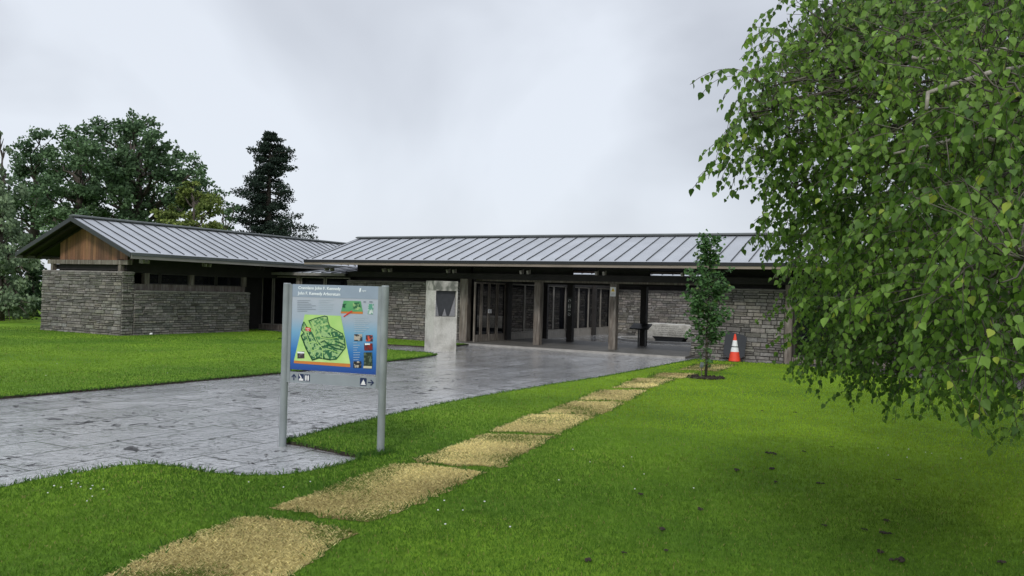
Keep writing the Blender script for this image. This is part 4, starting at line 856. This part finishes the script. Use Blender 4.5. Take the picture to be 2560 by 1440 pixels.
# dark conifer: tiers of upswept branch pads round a straight trunk
def conifer(px, dep):
    bs = base_at(px, dep); t = thing('dark_conifer', 'tall dark conifer with tiered branches standing clear right of the broadleaf trees', 'tree', (bs[0], bs[1], 0)); r = random.Random(12)
    sc = dep/FPX; ztop = PP(px, 335, dep)[2]; bb = MB(); bb.tube([(0, 0, -.1), (0, 0, ztop*.5), (0, 0, ztop*.98)], [.32, .2, .03], 9, col=(.8, .8, .8)); bb.build('trunk', m_bark, t, smooth=True)
    prof = [(335, 8, 8), (350, 22, 24), (375, 42, 45), (400, 52, 50), (425, 62, 48), (440, 40, 25), (455, 60, 30), (475, 76, 55), (500, 72, 82), (520, 82, 78), (545, 90, 92), (570, 100, 100), (590, 90, 118), (620, 110, 118), (660, 120, 110), (700, 100, 100)]
    P, K = [], []; lb_ = MB()
    py = 337
    while py < 700:
        for q in range(7):
            a = r.uniform(0, 6.28); wl = np.interp(py, [p[0] for p in prof], [p[1] for p in prof]); wr = np.interp(py, [p[0] for p in prof], [p[2] for p in prof])
            L_ = (wl if math.cos(a) < 0 else wr)*sc*r.uniform(.5, 1.3); z = PP(px, py, dep)[2]
            tip = np.array([math.cos(a)*L_, math.sin(a)*L_, z]); st = np.array([0, 0, z+L_*.06]); md = st*.45+tip*.55+np.array([0, 0, -.10*L_])
            lb_.tube([tuple(st), tuple(md), tuple(tip)], [.045, .03, .01], 4, col=(.7, .7, .7))
            for s_ in np.arange(.35, 1.05, .2):
                c = st*(1-s_)**2+2*md*s_*(1-s_)+tip*s_**2; Rp = .12+.20*L_**.5*(1.05-abs(s_-.65)); n = int(46*Rp/.3); u_ = unit(n); rad = rng.random(n)**.5
                P.append(c+u_*rad[:, None]*Rp*np.array([1.1, 1.1, .72])+np.array([0, 0, .03])); K.append(rng.normal(.4, .25, n)+u_[:, 2]*.2)
        py += r.uniform(10, 17)
    P = np.concatenate(P); k = np.clip(np.concatenate(K), 0, 1)[:, None]; C = np.array([.012, .024, .018])*(1-k)+np.array([.050, .078, .052])*k; n = len(P)
    lb_.build('limbs', m_bark, t); leafmesh('crown', P, unit(n)+np.array([0, 0, .3]), unit(n), rng.uniform(.08, .17, n), C, m_leaf_dull, t, asp=.6)
conifer(665, 50)
# ---- young maple
yx, yy = G(1764, 950); yt = thing('young_tree', 'slender young tree with narrow leafy crown planted in a soil ring', 'tree', (yx, yy, LZ)); r = random.Random(21)
b = MB(); b.tube([(0, 0, -.05), (.01, 0, .35), (-.005, 0, .8), (.02, 0, 1.6), (.03, 0, 2.3), (.06, 0, 2.85)], [.028, .024, .020, .014, .009, .003], 8, col=(1, 1, 1)); b.build('trunk', m_bark, yt, smooth=True)
lb_ = MB(); P, D = [], []
def widths(z): return np.interp(z, [.45, .75, 1.0, 1.3, 1.7, 1.95, 2.15, 2.3, 2.6, 2.8, 2.9], [.22, .30, .40, .46, .42, .44, .36, .2, .26, .16, .04])
for q in range(125):
    z = r.uniform(.42, 2.85) if q > 9 else r.uniform(.25, .6); a = r.uniform(0, 6.28); L_ = widths(z)*r.uniform(.55, 1.08)*(1 if z > .7 else .8); z1 = z+L_*.35; tip = np.array([math.cos(a)*L_, math.sin(a)*L_*.9, z1]); st = np.array([.01, 0, z-.12])
    lb_.tube([tuple(st), tuple(st*.5+tip*.5+np.array([0, 0, -.04])), tuple(tip)], [.006, .004, .002], 4)
    nn_ = int(11+17*L_/.4) if z > .75 else r.randint(0, 5)
    for k in range(nn_):
        s_ = r.uniform(.25, 1.05); p = st*(1-s_)+tip*s_+np.array([r.gauss(0, .045), r.gauss(0, .045), r.gauss(0, .04)]); P.append(p); D.append([math.cos(a)*.7+r.gauss(0, .5), math.sin(a)*.7+r.gauss(0, .5), -.35+r.gauss(0, .3)])
lb_.build('limbs', m_bark, yt); P = np.array(P); D = np.array(D); n = len(P); k = np.clip(rng.normal(.4, .25, n), 0, 1)[:, None]
C = np.array([.045, .11, .036])*(1-k)+np.array([.13, .26, .08])*k; lt = rng.random(n) < .02; C[lt] = (.22, .30, .07)
leafmesh('crown', P, D, unit(n)*.7+np.array([0, -.2, .8]), rng.uniform(.05, .088, n), C, m_leaf, yt, asp=1.15, fold=.1)
# soil ring and label stake
sr = MB(); r = random.Random(4); pts = []
for k in range(36): a = 2*math.pi*k/36; pts.append((math.cos(a)*.36*r.uniform(.8, 1.15), math.sin(a)*.36*r.uniform(.85, 1.1)))
sr.add([(p[0], p[1], .006) for p in pts]+[(0, 0, .03)], [(i, (i+1) % 36, 36) for i in range(36)])
for q in range(90):
    a = r.uniform(0, 6.28); R = .36*r.random()**.5; s_ = r.uniform(.012, .03); x, y = math.cos(a)*R, math.sin(a)*R; sr.tube([(x-s_, y, .015), (x, y, .012+s_*.8), (x+s_, y+s_*.3, .015)], [s_*.4, s_*.8, s_*.4], 5)
o = sr.build('soil_ring', m_soil); o.location = (yx, yy, LZ); tag(o, 'ring of dark bare soil round the foot of the young tree', 'soil')
sx_, sy_ = G(1753, 948); ps = thing('plant_label', 'small grey label on a stake beside the young tree trunk', 'plant label', (sx_, sy_, LZ))
b = MB(); b.box(-.006, .006, -.004, .004, -.03, .24); b.build('stake', m_wood, ps)
b = MB(); b.prism([(-.045, .20), (.03, .20), (.045, .30), (-.02, .31)], -.012, -.006); b.build('tag', m_post, ps)
# ---- clods, fallen leaves, pebbles
cl0 = [(1843, 1188, 1.3), (1925, 1145, 1.5), (1930, 1185, 1.1), (2050, 1222, 1.1), (1940, 1218, .8), (2245, 1212, .8), (2215, 1318, .9), (2212, 1350, 1.2), (2200, 1400, 1.0), (2250, 1420, 1.4), (1655, 1340, .9), (1600, 1250, .9), (1750, 1290, 1.0), (2160, 1340, .6), (2505, 1425, .9), (1905, 1035, .8), (1990, 1040, .9), (2010, 1140, .7), (1470, 1420, .9), (2060, 1330, .7), (1590, 1130, .5), (2080, 1128, .6), (1665, 1395, .6), (1560, 1400, .6)]
r = random.Random(31); cm = []
for v_ in range(4):
    b = MB()
    for q in range(11):
        x, y = r.gauss(0, .017), r.gauss(0, .012); s_ = r.uniform(.009, .017); b.tube([(x-s_, y, s_*.3), (x, y+s_*.3, s_*1.0), (x+s_*.9, y, s_*.35)], [s_*.45, s_*.85, s_*.35], 6, col=(1, 1, 1))
    o = b.build('soil_clod', m_soil); cm.append(o.data); bpy.data.objects.remove(o)
for i, (px, py, s_) in enumerate(cl0):
    o = bpy.data.objects.new('soil_clod', cm[i % 4]); COL.objects.link(o); x, y = G(px, py); o.location = (x, y, LZ+.010); o.scale = (s_*.8, s_*.8, s_*.5); o.rotation_euler = (0, 0, r.uniform(0, 6.28))
    tag(o, 'small dark clod of soil lying on the green lawn', 'soil clod', 'soil clods scattered on the lawn')
peb = MB(); peb.tube([(-.05, 0, .02), (-.03, 0, .05), (.02, 0, .055), (.05, 0, .02)], [.012, .035, .035, .012], 8); o = peb.build('white_stone', m_white, smooth=True); x, y = G(378, 842); o.location = (x, y, LZ); tag(o, 'small white stone at the foot of the low pavilion wall', 'stone')
# daisies
dz = MB(); r = random.Random(8)
for (cx, cy, n_, sg_) in ((200, 1235, 12, 45), (1060, 1225, 6, 60), (1500, 1200, 8, 120), (300, 870, 12, 160), (2250, 1150, 7, 60), (700, 1220, 6, 80), (1100, 1300, 6, 80)):
    for q in range(n_):
        x, y = G(cx+r.gauss(0, sg_), min(cy+r.gauss(0, sg_*.35), 1430))
        if not inside(np.array([[x, y]]), lawn_near)[0] and not inside(np.array([[x, y]]), lawn_left)[0]: continue
        if any(inside(np.array([[x, y]]), q_)[0] for q_ in PATCH): continue
        s_ = r.uniform(.004, .007); dz.tube([(x, y, LZ+.026), (x, y, LZ+.031)], [s_, s_*1.1], 7)
o = dz.build('daisies', m_white); tag(o, 'tiny white daisies dotted through the lawn', 'flowers', kind='stuff')
S.render.resolution_x = 1024; S.render.resolution_y = 576
S.cycles.max_bounces = 6; S.cycles.transparent_max_bounces = 4
